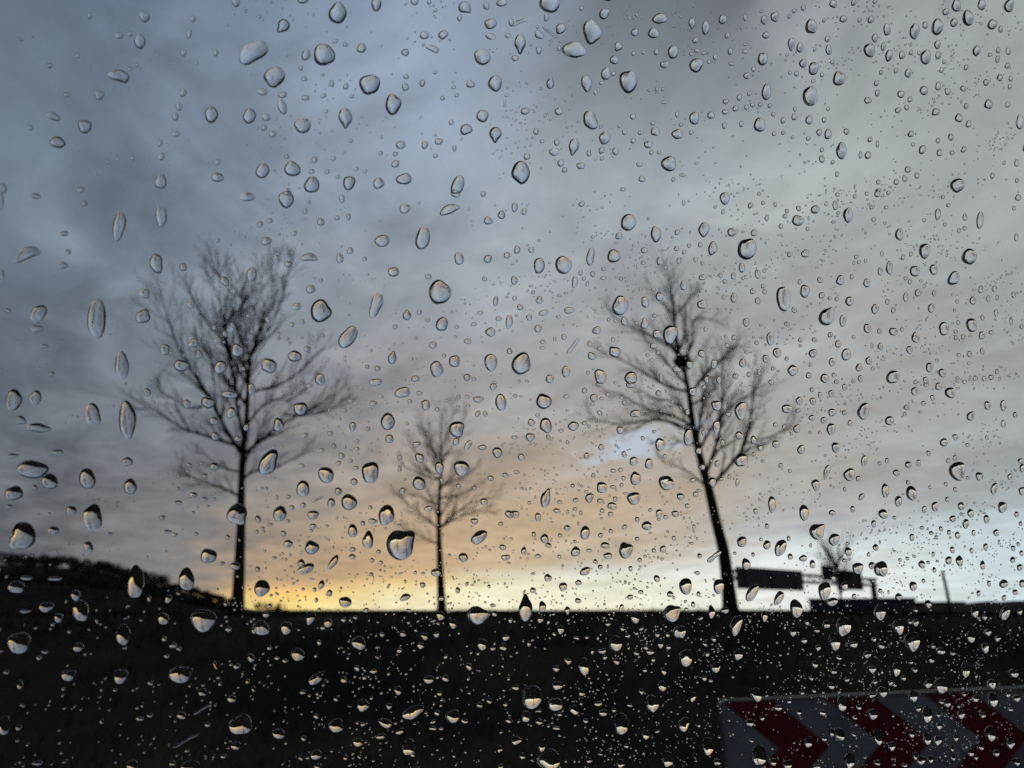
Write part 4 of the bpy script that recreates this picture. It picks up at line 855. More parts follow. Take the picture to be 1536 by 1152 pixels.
(-2117,5299,103,24,-8,74,0), (-2541,4925,68,15,-11,111,0), (7996,11518,91,26,-18,125,0), (9271,12053,94,27,-19,127,0), (20585,11206,116,28,-29,157,0),
(27324,-4273,133,-38,67,170,0), (38504,-7292,197,4,-42,180,0), (26822,16682,142,40,-32,150,0), (31782,15671,158,40,-37,159,0), (21965,10888,128,30,-28,146,0),
(29336,12378,151,34,-34,158,0), (3373,-6635,121,5,-10,86,0), (13398,-681,156,17,-15,95,0), (36386,-5584,177,7,-42,184,0), (-4733,-9565,129,0,-5,56,0),
(-144,-14601,110,-8,-9,84,0), (15461,12928,132,36,-19,110,0), (9750,1736,116,17,-16,108,0), (10152,1426,117,17,-16,108,0), (13260,-3488,128,10,-18,115,0),
(25767,-5092,171,8,-26,134,0), (8205,-10436,113,-1,-15,112,0), (30817,-16926,193,-14,-30,149,0), (17711,10854,132,32,-21,120,0), (13831,-3105,122,10,-19,122,0),
(23839,-998,154,15,-26,136,0), (28637,-6572,172,5,-30,147,0), (6951,-10391,116,-1,-13,104,0), (26410,5792,133,22,-33,165,0), (27083,2528,136,17,-34,168,0),
(10313,7848,104,23,-17,117,0), (9450,8042,101,23,-17,115,0), (13241,9478,111,26,-19,120,0), (23394,11251,141,33,-27,135,0), (26951,11960,153,35,-29,140,0),
(27102,10427,154,33,-30,141,0), (6218,2285,117,19,-12,91,0), (23371,4260,143,22,-27,139,0), (12858,-6304,141,6,-15,103,0), (2201,-9683,106,0,-10,91,0),
(10237,-13158,133,-6,-14,103,0), (13665,-8431,144,2,-16,105,0), (17086,12935,114,31,-23,130,0), (30964,15241,155,39,-34,151,0), (18781,87,121,14,-25,142,0),
(19292,-3350,123,9,-25,145,0), (12326,-5668,146,7,-14,96,0), (30784,-6025,158,6,-35,166,0), (33744,-5810,168,6,-37,171,0), (-4959,-1584,105,14,-6,61,0),
(18756,4336,112,18,-26,145,0), (9725,-13739,145,-8,-12,90,0), (13550,-14227,160,-9,-14,95,0), (-886,4703,83,18,-10,89,0), (-2020,8799,80,23,-9,85,0),
(343,6058,86,20,-10,90,0), (2689,7949,92,23,-11,92,0), (26016,12782,159,38,-26,124,0), (29624,14625,171,43,-28,128,0), (1627,2958,87,16,-11,95,0),
(7795,5481,103,21,-14,103,0), (11627,5869,121,24,-16,102,0), (2445,-6928,91,3,-12,101,0), (9496,-4597,110,7,-15,111,0), (16041,-755,129,14,-19,118,0),
(7454,-8611,111,1,-14,103,0), (11785,-8761,117,1,-17,116,0), (27275,-12373,168,-5,-27,141,0), (29785,-13591,188,-8,-27,137,0), (6155,11153,92,26,-14,103,0),
(-285,-796,93,12,-9,84,0), (23326,795,143,16,-25,135,0), (21344,-2537,137,11,-24,134,0), (-1291,7976,70,19,-11,99,0), (-5585,6460,81,21,-7,70,0),
(-5890,4608,81,19,-6,70,0), (2241,7927,78,20,-13,104,0), (20073,10949,123,29,-24,130,0), (-4627,1258,85,15,-7,73,0), (9413,5158,95,18,-17,117,0),
(20113,3540,124,19,-24,135,0), (34212,10596,167,33,-36,152,0), (26211,992,143,16,-29,146,0), (-4823,-5803,85,5,-7,75,0), (2738,-3588,80,71,-54,64,0),
(10059,-4448,131,9,-13,93,0), (14887,-3298,111,9,-21,131,0), (1471,-11429,105,-3,-9,85,0), (1886,-10220,79,-1,-13,113,0), (11506,-13816,138,-7,-14,99,0),
(26391,-8031,145,2,-29,152,0), (32703,5966,141,22,-39,176,0), (3328,-4048,125,10,-9,73,0), (35652,-178,150,14,-43,186,0), (-1088,-6997,130,5,-6,59,0),
(17807,11319,109,27,-24,133,0), (17301,10079,108,25,-23,133,0), (26543,9766,133,27,-31,148,0), (3281,3809,75,14,-14,114,0), (4865,-1084,96,11,-12,96,0),
(19569,329,140,16,-20,116,0), (17255,10613,138,33,-18,101,0), (21680,14677,135,37,-23,117,0), (23160,4886,142,23,-24,125,0), (2962,-5941,97,5,-11,90,0),
(18451,-4684,129,7,-21,124,0), (12175,-7010,125,4,-15,103,0), (5467,-11611,105,-3,-12,96,0), (13752,-9151,130,1,-16,106,0), (32314,-12438,198,-6,-28,132,0),
(32939,-14383,178,-9,-32,151,0), (32046,16949,137,37,-37,159,0), (-127,-5900,109,6,-8,70,0), (28286,-5480,130,6,-34,169,0), (35806,-6319,152,5,-41,183,0),
(15725,-9432,98,-30,35,140,0), (13843,12050,106,28,-19,114,0), (8985,1212,120,17,-13,89,0), (19087,7279,113,-29,57,123,0), (33595,6129,165,26,-33,146,0),
(-194,-5146,94,6,-9,81,0), (2611,-6044,102,5,-10,84,0), (37312,-1910,180,13,-37,157,0), (1073,-10173,98,-1,-9,84,0), (16060,-8988,145,1,-16,102,0),
(25264,-10913,180,-3,-21,114,0), (-5404,-6412,94,5,-6,62,0), (22742,16489,121,35,-26,131,0), (30235,12013,143,32,-32,145,0), (1020,757,71,11,-12,106,0),
(15337,4792,207,36,-10,63,2), (32641,2886,152,19,-34,155,0), (31441,16430,125,33,-38,165,0), (30967,9048,125,24,-38,170,0), (34501,8759,123,22,-45,192,0),
(-1255,-13068,121,-7,-6,60,0), (36718,-2742,154,10,-40,174,0), (33553,-6539,145,4,-37,171,0), (6071,-11737,125,-4,-10,79,0), (35874,-16019,154,-10,-40,182,0),
(17202,11007,123,30,-19,107,0), (-427,-400,82,11,-9,84,0), (1889,3723,83,16,-11,90,0), (9564,102,103,13,-15,102,0), (-1279,-6550,81,4,-9,85,0),
(12796,-1004,112,12,-16,107,0), (14116,-5184,124,7,-16,104,0), (15232,-15658,129,-9,-17,111,0), (37731,-10977,207,-3,-31,138,0), (-5965,-683,73,11,-6,72,0),
(22037,3433,130,19,-23,124,0), (6435,-1776,107,11,-11,87,0), (12087,-1302,124,13,-14,94,0), (782,-13375,92,-5,-9,85,0), (8795,-8793,96,1,-15,112,0),
(8614,-13377,115,-6,-13,95,0), (26136,-11248,145,-3,-26,139,0), (13388,8603,98,22,-18,115,0), (24737,13217,127,32,-26,129,0), (27009,10010,134,28,-28,134,0),
(19804,3887,114,-15,32,128,0), (8672,-2286,85,-28,36,108,0), (32561,-1103,153,13,-33,150,0), (23789,-7133,128,3,-26,140,0), (33733,12151,121,26,-42,180,0),
(33962,5023,122,18,-43,187,0), (35878,-17004,142,-10,-41,192,0), (-3638,7901,76,21,-7,71,0), (-5098,5747,72,18,-7,70,0), (2022,7486,90,22,-9,78,0),
(1374,7857,88,23,-9,77,0), (10765,6946,98,21,-16,103,0), (-4714,-2374,74,9,-7,74,0), (18178,33,103,12,-23,134,0), (4802,-7395,114,3,-9,76,0),
(25389,514,122,13,-28,145,0), (25589,-14186,123,-40,38,142,0), (21492,7624,136,26,-20,107,0), (29197,-12,162,16,-25,121,0), (2922,3702,80,15,-11,92,0),
(847,3212,85,16,-9,79,0), (11639,899,102,14,-16,105,0), (21408,291,146,16,-19,104,0), (1762,-8149,79,2,-11,95,0), (3712,-12397,95,-4,-10,88,0),
(5453,-14814,100,-7,-11,91,0), (3933,-14036,96,-6,-11,89,0), (11417,-15606,117,-9,-14,99,0), (10349,-9665,113,0,-13,95,0), (27288,-15523,169,-11,-23,119,0),
(20425,-4060,93,6,-28,161,0), (13788,7796,127,27,-14,86,0), (24593,13594,127,32,-25,122,0), (32137,16314,148,39,-30,130,0), (12468,3398,96,16,-17,111,0),
(15855,5589,105,19,-19,114,0), (16111,4520,90,15,-22,134,0), (667,-3875,91,8,-8,76,0), (-686,-4829,87,6,-8,75,0), (3559,-3449,99,9,-10,79,0),
(2756,-4612,113,8,-8,67,0), (30472,-2501,125,9,-34,163,0), (31291,-4663,128,6,-35,166,0), (37900,-6920,170,4,-35,153,0), (10603,-13014,121,-5,-13,91,0),
(8532,-13950,134,-8,-10,76,0), (29118,-14121,144,-7,-29,145,0), (11637,7746,87,19,-17,113,0), (18096,10331,102,24,-22,121,0), (12741,791,91,12,-18,119,0),
(11800,-7440,131,4,-12,83,0), (26918,-4868,127,6,-28,144,0), (1947,5018,90,19,-9,74,0), (6322,7636,93,22,-11,83,0), (12985,8824,104,24,-15,96,0),
(31353,17774,125,35,-33,143,0), (27675,10289,117,24,-30,142,0), (15922,4960,120,21,-16,96,0), (19974,6939,99,19,-24,132,0), (24160,2661,136,18,-22,113,0),
(5044,-6466,86,4,-12,93,0), (15364,-6174,113,5,-17,107,0), (8204,-9107,126,1,-10,74,0), (3930,-14721,90,-7,-11,89,0), (20383,-10773,136,-2,-19,108,0),
(27418,-11738,193,-70,34,84,0), (16845,13493,106,29,-18,105,0), (26599,13395,132,32,-25,118,0), (32543,14612,150,36,-29,125,0), (23353,2337,152,20,-19,98,0),
(17489,-1361,110,11,-19,114,0), (5530,-9528,99,0,-10,83,0), (4264,-13276,96,-5,-10,83,0), (17205,-12914,111,-4,-19,119,0), (20197,-12454,119,-4,-21,123,0),
(38456,-8579,173,2,-34,147,0), (25887,-10440,163,-1,-20,107,0), (39040,-9599,175,0,-34,148,0), (17552,14378,100,28,-20,112,0), (20243,15543,106,31,-22,115,0),
(8088,887,111,15,-11,76,0), (3958,-4440,100,7,-9,74,0), (4555,-4559,102,7,-9,75,0), (6083,-4494,77,5,-14,106,0), (18218,-4117,144,9,-15,89,0),
(-1062,-11904,87,-3,-7,71,0), (2431,5121,86,18,-9,74,0), (27507,4217,117,17,-28,139,0), (34943,6056,136,21,-34,148,0), (33444,3123,132,17,-33,148,0),
(3921,-2624,105,10,-8,68,0), (19403,-2448,99,8,-23,131,0), (26969,-3478,117,8,-28,143,0), (4590,8760,83,21,-10,81,0), (1132,5326,76,17,-9,78,0),
(7938,11039,91,25,-12,84,0), (6067,1030,88,13,-11,86,0), (5294,411,86,12,-11,85,0), (1903,14,78,11,-9,81,0), (8257,2532,93,15,-12,88,0),
(14651,-5685,111,5,-15,99,0), (-823,-10466,73,-1,-9,82,0), (6907,-10999,91,-2,-12,92,0), (18195,-11074,121,-2,-17,106,0), (37501,-17121,183,-13,-29,133,0),
(17777,13120,124,33,-16,88,0), (24714,11211,127,29,-22,110,0), (10828,604,106,14,-13,85,0), (19211,1894,114,15,-19,108,0), (21774,2801,138,19,-18,97,0),
(26898,3194,135,18,-24,117,0), (8309,-4967,88,5,-13,97,0), (19471,-1258,131,13,-17,96,0), (13051,-5222,113,6,-14,90,0), (19968,-10961,118,-2,-20,115,0),
(14818,-14014,120,-6,-15,96,0), (26480,13017,123,30,-25,118,0), (8267,1320,105,15,-11,76,0), (13189,670,120,15,-13,82,0), (20219,473,108,13,-21,116,0),
(21382,5672,111,19,-21,115,0), (34312,1960,146,17,-30,134,0), (4513,-3898,96,8,-9,74,0), (8962,-2258,83,8,-14,103,0), (10214,-3021,112,9,-11,80,0),
(14509,-3973,125,9,-13,85,0), (30702,593,136,14,-28,130,0), (37632,-4600,157,8,-33,143,0), (8612,-12644,108,-4,-11,82,0), (16713,-11303,133,-3,-14,90,0),
(31657,-12827,141,-5,-29,140,0), (39168,-13933,163,-7,-35,151,0), (31406,16824,115,31,-33,143,0), (16056,-140,76,9,-24,144,0), (2178,9278,90,25,-8,65,0),
(6556,6800,73,16,-13,98,0), (16443,12537,90,24,-19,111,0), (32481,15803,128,33,-31,131,0), (33289,5619,132,20,-31,139,0), (-871,-7086,87,3,-7,64,0),
(18410,-2138,96,8,-21,122,0), (25999,-1033,114,10,-26,132,0), (36392,330,141,14,-34,146,0), (37787,-6324,146,5,-35,153,0), (-976,-12973,88,-5,-7,66,0),
(1393,-14490,94,-7,-8,69,0), (32620,-17186,200,-15,-21,101,0), (25600,9208,158,32,-18,87,0), (21581,-5223,121,6,-19,107,0), (23046,-769,134,13,-19,100,0),
(4791,-9877,86,0,-10,83,0), (4875,-12682,87,-4,-10,84,0), (7903,-14898,94,-7,-11,88,0), (23574,-14372,137,-7,-19,106,0), (27090,4545,106,16,-28,138,0),
(5112,-2032,104,-36,19,60,0), (24089,21,100,11,-26,136,0), (16982,5298,100,18,-18,103,0), (35072,4793,91,13,-47,205,0), (14765,-5082,96,5,-16,105,0),
(15881,-5842,99,4,-17,107,0), (14519,-7798,96,2,-16,106,0), (19086,-7226,107,3,-19,112,0), (20393,12919,99,25,-21,110,0), (28165,15072,117,30,-26,119,0),
(29586,15566,121,31,-27,120,0), (22126,11446,103,24,-22,113,0), (20404,3959,100,15,-21,115,0), (20704,634,101,12,-21,117,0), (33264,1801,132,15,-30,133,0),
(14602,-4614,125,8,-12,79,0), (11508,-6615,82,3,-16,108,0), (22291,-5842,106,4,-22,123,0), (19085,-7951,140,3,-14,84,0), (18131,-5186,96,5,-20,117,0),
(32754,-2093,131,10,-29,135,0), (-1392,-9164,57,0,-9,91,0), (-4230,-11011,75,-2,-6,62,0), (2085,-12217,64,-2,-11,98,0), (-5034,-11427,73,-2,-6,62,0),
(15216,-10088,128,-1,-13,81,0), (19103,-9284,99,0,-20,120,0), (28100,-12790,171,-6,-18,95,0), (30876,-13028,128,-4,-28,139,0), (39516,-14742,215,-10,-25,107,0),
(37701,-8869,146,1,-33,146,0), (13651,8959,113,26,-12,76,0), (35823,-8655,117,1,-37,168,0), (15599,12570,132,35,-11,67,0), (15730,7805,134,28,-12,69,0),
(15117,10000,80,19,-19,111,0), (11571,9968,73,18,-16,106,0), (32294,11242,118,25,-30,134,0), (24324,10466,81,18,-30,151,0), (9137,-1110,115,13,-9,66,0),
(12928,3315,126,20,-11,68,0), (16863,4694,84,14,-20,116,0), (15892,-7836,84,2,-19,122,0), (10484,-4300,119,8,-10,68,0), (32681,-4108,121,7,-31,144,0),
(-4093,-10833,79,-2,-5,57,0), (35719,-16539,130,-9,-34,156,0), (36456,-8158,130,2,-34,152,0), (2573,5587,74,16,-9,74,0), (15377,2237,104,15,-15,90,0),
(9491,2032,90,14,-12,83,0), (33843,4082,156,21,-25,109,0), (24702,968,129,15,-19,101,0), (3736,-3856,77,6,-10,79,0), (10124,-6266,92,4,-12,87,0),
(11554,-2888,95,8,-13,88,0), (14340,-6541,102,4,-14,92,0), (30204,284,145,15,-23,107,0), (4054,-10668,79,-1,-10,82,0), (6201,-10413,83,-1,-11,84,0),
(15897,-10283,107,-1,-15,96,0), (18055,-10560,113,-1,-16,98,0), (25271,-10094,132,-1,-20,106,0), (17220,12495,115,30,-14,81,0), (18927,1527,105,14,-18,101,0),
(20858,7176,109,21,-19,100,0), (24897,696,139,16,-18,94,0), (719,-7109,66,2,-9,82,0), (6129,-2090,88,9,-10,75,0), (14584,-1290,95,10,-15,97,0),
(11023,-9922,88,0,-14,96,0), (16859,-15170,118,-8,-14,92,0), (11912,-10835,90,-1,-14,98,0), (27781,-8862,129,1,-23,116,0), (36546,-9880,155,0,-29,128,0),
(18288,12550,94,24,-18,101,0), (18210,11021,94,23,-18,102,0), (29961,13925,122,29,-25,115,0), (11961,3360,82,13,-15,98,0), (33102,4691,131,19,-28,124,0),
(12395,-5329,111,6,-11,77,0), (14281,-7591,88,2,-16,106,0), (25589,-609,113,11,-23,117,0), (16520,-8780,124,1,-13,82,0), (17575,-10554,127,-1,-14,84,0),
(13635,-13682,116,-6,-12,81,0), (29795,5336,102,16,-30,141,0), (-4921,6922,52,14,-7,70,0), (5042,11370,70,20,-11,80,0), (4555,6159,83,18,-9,68,0),
(5921,6402,72,16,-11,83,0), (2501,9259,78,21,-8,65,0), (9914,11136,80,21,-13,86,0), (13246,6729,105,21,-12,76,0), (14464,10307,122,30,-11,67,0),
(28591,12052,109,25,-26,121,0), (18137,4270,87,14,-19,112,0), (27612,6634,107,18,-26,123,0), (32054,3635,118,16,-29,130,0), (642,-7979,86,2,-7,61,0),
(28512,-2528,110,8,-26,129,0), (31008,-2003,116,9,-28,132,0), (16189,-10580,131,-2,-12,75,0), (12186,10809,95,24,-12,77,0), (18484,11187,103,25,-16,89,0),
(14229,8349,93,20,-14,86,0), (29556,11711,131,29,-22,101,0), (19319,11356,105,25,-16,90,0), (2641,1584,74,12,-8,70,0), (20281,4168,116,18,-16,88,0),
(21407,872,120,14,-16,90,0), (5513,-7759,82,2,-10,77,0), (12984,-2238,99,9,-13,83,0), (13567,-1775,93,9,-14,89,0), (14264,-5572,95,5,-14,92,0),
(18110,-282,103,11,-16,94,0), (23613,196,117,13,-19,100,0), (22547,-3186,115,8,-18,100,0), (1870,-11952,74,-3,-8,74,0), (5774,-11956,83,-3,-10,79,0),
(33285,-11291,145,-2,-25,116,0), (25996,-12643,135,-4,-19,101,0), (34361,-14762,149,-8,-25,119,0), (18249,11581,94,23,-17,95,0), (15840,9480,89,20,-16,93,0),
(25559,14376,111,29,-21,102,0), (2233,143,63,9,-10,81,0), (10840,388,120,15,-9,61,0), (5708,-7445,88,3,-9,71,0), (6030,-4084,88,7,-9,70,0),
(13667,-4214,86,6,-15,97,0), (13943,-7157,131,4,-10,66,0), (30161,1137,155,17,-19,91,0), (21943,-1486,104,10,-19,106,0), (34807,-5654,115,4,-33,148,0),
(38457,-6561,123,4,-36,154,0), (-347,-10802,74,-1,-7,66,0), (-2340,-13089,56,-3,-8,81,0), (10238,-9348,99,0,-11,76,0), (17109,-11090,118,-2,-13,83,0),
(15284,-11451,113,-3,-13,82,0), (13903,-10633,131,-2,-10,67,0), (14683,-11181,74,-1,-19,122,0), (29071,-15435,155,-9,-19,97,0), (34451,-14119,172,-8,-22,102,0),
(25163,11119,74,16,-31,151,0), (13704,1077,78,10,-16,101,0), (20723,6736,92,17,-20,107,0), (34644,2283,124,15,-29,127,0), (12046,-2610,110,10,-10,69,0),
(33146,-5694,122,5,-28,129,0), (19302,-8844,91,1,-19,113,0), (4066,6079,68,15,-10,76,0), (5913,8363,72,18,-10,77,0), (1232,8175,63,16,-8,72,0),
(32509,15439,107,27,-29,124,0), (22245,10220,86,19,-22,114,0), (28228,5623,99,16,-26,124,0), (2530,-6501,91,4,-7,56,0), (32566,-7544,110,2,-29,138,0),
(-690,-11041,83,-2,-6,55,0), (3005,-11287,93,-2,-7,58,0), (12898,11741,89,24,-12,77,0), (12739,9017,89,21,-12,78,0), (23857,16847,115,33,-17,86,0),
(3980,2519,71,12,-9,72,0), (4518,-1062,73,9,-9,73,0), (31939,2751,139,17,-22,100,0), (32600,1558,141,16,-22,101,0), (14820,-3918,96,7,-13,85,0),
(16852,-7069,101,3,-14,89,0), (16257,-7474,100,3,-14,88,0), (2438,-10826,70,-1,-9,75,0), (16039,-13632,100,-5,-14,90,0), (20175,-11431,110,-2,-16,94,0),
(29885,-12953,136,-5,-21,105,0), (18847,11288,96,23,-16,90,0), (19817,15300,97,28,-17,89,0), (19721,10318,98,22,-17,91,0), (18378,4058,95,15,-16,92,0),
(24869,5291,110,18,-20,99,0), (22593,2230,105,14,-18,98,0), (4806,-3179,68,6,-10,80,0), (5222,-5901,81,4,-9,70,0), (7646,-4784,74,5,-11,84,0),
(16736,-3244,93,7,-15,94,0), (15005,-4238,89,6,-15,92,0), (14770,-6358,104,4,-12,79,0), (17176,-5687,110,5,-13,82,0), (26898,-7224,137,3,-18,92,0),
(31979,-5764,152,6,-20,96,0), (901,-9318,61,0,-9,78,0), (4116,-10154,79,-1,-8,70,0), (17544,-11585,95,-2,-16,98,0), (23159,-15340,127,-8,-16,91,0),
(24930,-13673,132,-6,-17,92,0), (29404,-10908,145,-2,-19,96,0), (3333,5394,81,17,-7,59,0), (14084,10719,78,20,-15,91,0), (26259,15344,103,27,-22,102,0),
(24767,14100,100,26,-21,101,0), (19540,11073,89,21,-18,97,0), (6397,797,88,13,-8,63,0), (17793,2043,87,12,-17,99,0), (25597,7933,102,19,-21,105,0),
(22107,4632,95,15,-19,103,0), (24229,4232,100,15,-21,106,0), (22023,1358,95,12,-19,104,0), (33867,1845,123,14,-27,118,0), (17713,-6538,87,3,-17,103,0),
(33106,-3605,121,7,-26,120,0), (32568,-5538,120,5,-26,121,0), (29995,-3454,114,7,-24,116,0), (5926,-13653,89,-5,-8,67,0), (29321,-8597,113,1,-24,118,0),
(-1408,-3256,85,8,-5,47,0), (17822,6778,78,15,-18,103,0), (5185,-9795,93,0,-7,59,0), (2778,5019,66,14,-8,67,0), (2912,7690,66,16,-8,66,0),
(6252,8817,72,18,-9,69,0), (14111,9431,85,20,-13,79,0), (9741,7761,77,17,-11,75,0), (21458,10516,102,23,-16,86,0), (16282,4891,91,16,-14,83,0),
(14536,4169,94,16,-12,75,0), (23409,8586,106,21,-17,89,0), (24938,6190,120,21,-17,84,0), (29517,1197,133,15,-19,91,0), (4355,-4325,73,5,-8,69,0),
(2460,-5674,64,4,-8,73,0), (5845,-7828,76,2,-9,71,0), (10015,-1488,85,9,-10,73,0), (11004,-2118,87,8,-11,74,0), (19600,-3972,99,6,-16,90,0),
(15612,-2595,98,8,-13,79,0), (12847,-4670,84,5,-13,83,0), (13081,-5565,92,5,-12,78,0), (16005,-6620,99,4,-13,81,0), (33445,-1408,133,11,-23,103,0),
(11281,-13186,89,-4,-11,78,0), (34693,-11692,150,-3,-22,101,0), (25615,-13305,115,-5,-19,100,0), (28964,-14631,134,-7,-19,97,0), (31759,-9519,130,0,-22,105,0),
(6393,8578,64,16,-11,77,0), (2160,7009,72,17,-7,58,0), (10562,12735,71,20,-12,80,0), (15910,12557,104,28,-12,67,0), (23195,15877,96,27,-18,92,0),
(26726,15440,104,28,-20,96,0), (22112,13837,94,25,-18,92,0), (21672,13200,93,24,-18,92,0), (25529,9556,102,21,-20,98,0), (2921,-207,75,10,-7,60,0),
(17195,4603,85,14,-16,91,0), (20922,7396,92,18,-17,94,0), (31055,8555,115,21,-23,104,0), (31596,3518,117,16,-23,107,0), (7151,-2278,85,8,-9,65,0),
(12600,-6613,77,3,-13,90,0), (22419,-1514,97,9,-18,99,0), (32347,-2260,119,9,-24,111,0), (3688,-8816,61,1,-10,81,0), (17220,-12030,111,-3,-12,77,0),
(31965,-12068,153,-4,-19,90,0), (31499,-10085,118,-1,-24,113,0), (15951,6764,67,13,-18,107,0), (23328,1265,80,10,-23,120,0), (-517,-5264,83,5,-5,48,0),
(4115,-2279,95,10,-6,51,0), (1984,-6626,90,4,-6,50,0), (34864,-6540,103,3,-31,140,0), (16746,-13472,133,-6,-10,63,0), (20569,11522,83,20,-18,98,0),
(23220,9412,88,19,-20,102,0), (20289,7548,83,16,-18,99,0), (7452,-4628,92,6,-8,60,0), (21048,-2824,85,7,-19,105,0), (18600,-4502,121,7,-12,69,0),
(23552,-6342,91,3,-20,110,0), (3787,-9181,56,0,-10,87,0), (2722,-11188,81,-2,-7,58,0), (10470,-11004,100,-2,-9,64,0), (14552,8420,86,19,-12,74,0),
(1553,-500,62,8,-7,65,0), (12889,3657,84,14,-12,74,0), (10171,2344,78,12,-10,72,0), (30734,8387,93,17,-26,119,0), (26352,6565,85,15,-23,114,0),
(31513,3798,127,17,-20,92,0), (-952,-5206,58,4,-7,64,0), (31325,-5541,128,5,-20,95,0), (9498,-15044,79,-6,-10,77,0), (18811,-9496,98,0,-14,85,0),
(26272,-13238,116,-5,-18,93,0), (35940,-13801,142,-6,-23,103,0), (15340,9668,81,19,-13,80,0), (11761,10352,87,22,-10,65,0), (20163,10460,90,21,-16,85,0),
(7465,699,79,11,-9,64,0), (1524,-339,57,8,-8,70,0), (12130,3168,75,12,-12,80,0), (16468,5174,83,15,-14,83,0), (18431,3423,88,13,-15,86,0),
(15761,820,98,12,-12,71,0), (20363,1817,92,12,-16,89,0), (26183,9216,104,21,-19,91,0), (29408,9677,111,22,-20,94,0), (29821,9379,112,22,-21,95,0),
(27952,5730,108,17,-20,95,0), (-238,-7035,64,2,-6,60,0), (1764,-6775,68,3,-7,61,0), (5557,-8250,76,1,-8,65,0), (13801,-1038,93,10,-11,70,0),
(29138,-327,112,11,-20,99,0), (5955,-14838,77,-6,-8,67,0), (12925,-10476,92,-1,-11,72,0), (31142,-13135,139,-5,-18,90,0), (8194,9029,86,21,-8,56,0),
(22898,9844,88,19,-18,95,0), (1817,-465,73,10,-6,54,0), (25354,8418,93,18,-20,98,0), (35844,4632,116,16,-26,111,0), (-931,-5596,67,4,-6,53,0),
(7901,-2102,86,9,-8,59,0), (19983,-3856,83,6,-17,97,0), (32351,-5968,109,4,-24,112,0), (15707,-15417,107,-8,-11,70,0), (3060,6268,59,13,-8,67,0),
(2246,-7755,90,2,-5,45,0), (5985,-613,88,11,-7,52,0), (20225,4803,75,12,-18,101,0), (11280,770,60,8,-14,92,0), (28035,6841,88,15,-23,109,0),
(-301,-4748,74,5,-5,48,0), (38045,-5058,110,5,-30,127,0), (32326,-6779,98,3,-26,121,0), (13307,11888,83,22,-11,66,0), (21372,15350,92,26,-15,78,0),
(21279,12846,101,26,-14,72,0), (27167,11553,106,24,-18,84,0), (581,-1601,55,7,-7,64,0), (7146,-363,66,8,-9,70,0), (19677,7497,90,18,-14,79,0),
(28202,3447,109,15,-18,89,0), (7873,-1755,68,7,-10,71,0), (1594,-6894,62,2,-7,61,0), (12388,-3028,76,6,-11,76,0), (14958,-4506,82,5,-12,79,0),
(15365,12367,95,25,-10,61,0), (15344,7550,74,15,-14,81,0), (13795,10596,92,23,-10,60,0), (20057,12873,82,21,-16,84,0), (28246,15461,98,26,-20,91,0),
(6067,121,58,8,-10,75,0), (13702,1785,93,13,-10,63,0), (22890,8094,88,17,-17,89,0), (22113,6874,86,16,-17,88,0), (25827,822,94,11,-19,95,0),
(8193,-1710,81,8,-8,60,0), (13196,-1476,92,9,-10,63,0), (13352,-5695,71,3,-13,84,0), (12694,-7435,70,2,-13,84,0), (21783,-7093,87,2,-17,94,0),
(38103,-6100,122,4,-26,111,0), (32424,-3380,109,7,-22,103,0), (20540,-12581,111,-4,-12,73,0), (31968,-8083,108,2,-22,105,0), (33862,5762,89,13,-28,124,0),
(19614,15015,73,21,-17,89,0), (33940,11365,99,21,-25,106,0), (7462,354,85,11,-7,53,0), (24345,8702,81,16,-19,97,0), (34047,10062,100,19,-25,106,0),
(31591,4241,96,13,-23,107,0), (26584,2502,67,9,-26,131,0), (3324,-6786,77,3,-6,51,0), (7432,-1939,85,9,-7,53,0), (13569,-1225,100,10,-9,57,0),
(28268,-6910,90,3,-22,108,0), (12718,-13504,128,-6,-7,47,0), (3638,5393,60,13,-7,59,0), (5554,9148,63,16,-8,60,0), (14348,10784,79,20,-11,67,0),
(1975,4027,57,11,-7,58,0), (13677,3417,78,13,-11,69,0), (23825,4200,99,15,-15,77,0), (32703,2455,120,14,-19,85,0), (6130,-2879,65,6,-8,64,0),
(16415,-5431,85,4,-12,74,0), (33826,-2982,123,8,-20,89,0), (30704,-7024,116,3,-18,87,0), (16188,12296,75,20,-13,74,0), (30933,16485,103,27,-20,86,0),
(12295,3006,55,9,-14,92,0), (15161,3232,88,14,-10,64,0), (13394,1806,71,10,-12,75,0), (11244,2391,80,12,-9,61,0), (15514,505,90,11,-11,65,0),
(19931,1379,99,13,-12,68,0), (14068,-548,87,10,-10,64,0), (19409,7817,81,16,-14,79,0), (23425,7416,107,20,-13,69,0), (24981,8938,92,18,-17,83,0),
(26197,8574,94,18,-17,85,0), (25121,5989,92,16,-17,85,0), (26835,1499,96,11,-18,88,0), (-689,-5028,58,4,-6,53,0), (16091,-2287,91,8,-11,66,0),
(15188,-4825,112,6,-8,53,0), (8854,-13988,97,-6,-7,51,0), (12839,-314,63,7,-13,82,0), (29800,8498,92,17,-21,95,0), (31296,5184,95,14,-22,98,0),
(32101,1661,97,11,-22,101,0), (-411,-6348,64,3,-5,48,0), (13462,-4860,93,5,-9,58,0), (18595,-6018,73,3,-15,90,0), (34682,-955,102,9,-24,105,0),
(28090,-2697,90,7,-20,98,0), (12194,7665,75,16,-9,60,0), (-729,-1914,48,6,-6,58,0), (1912,-601,57,7,-6,54,0), (7224,1198,60,9,-9,64,0),
(15304,677,82,10,-10,65,0), (11151,-5421,74,4,-9,63,0), (13258,-6830,71,2,-11,72,0), (21562,-3071,95,7,-13,71,0), (23868,-1639,100,9,-14,72,0),
(17746,13387,93,25,-10,56,0), (15555,4164,67,11,-13,76,0), (19238,4332,73,12,-14,80,0), (23600,7841,80,15,-16,82,0), (28516,8447,89,17,-18,87,0),
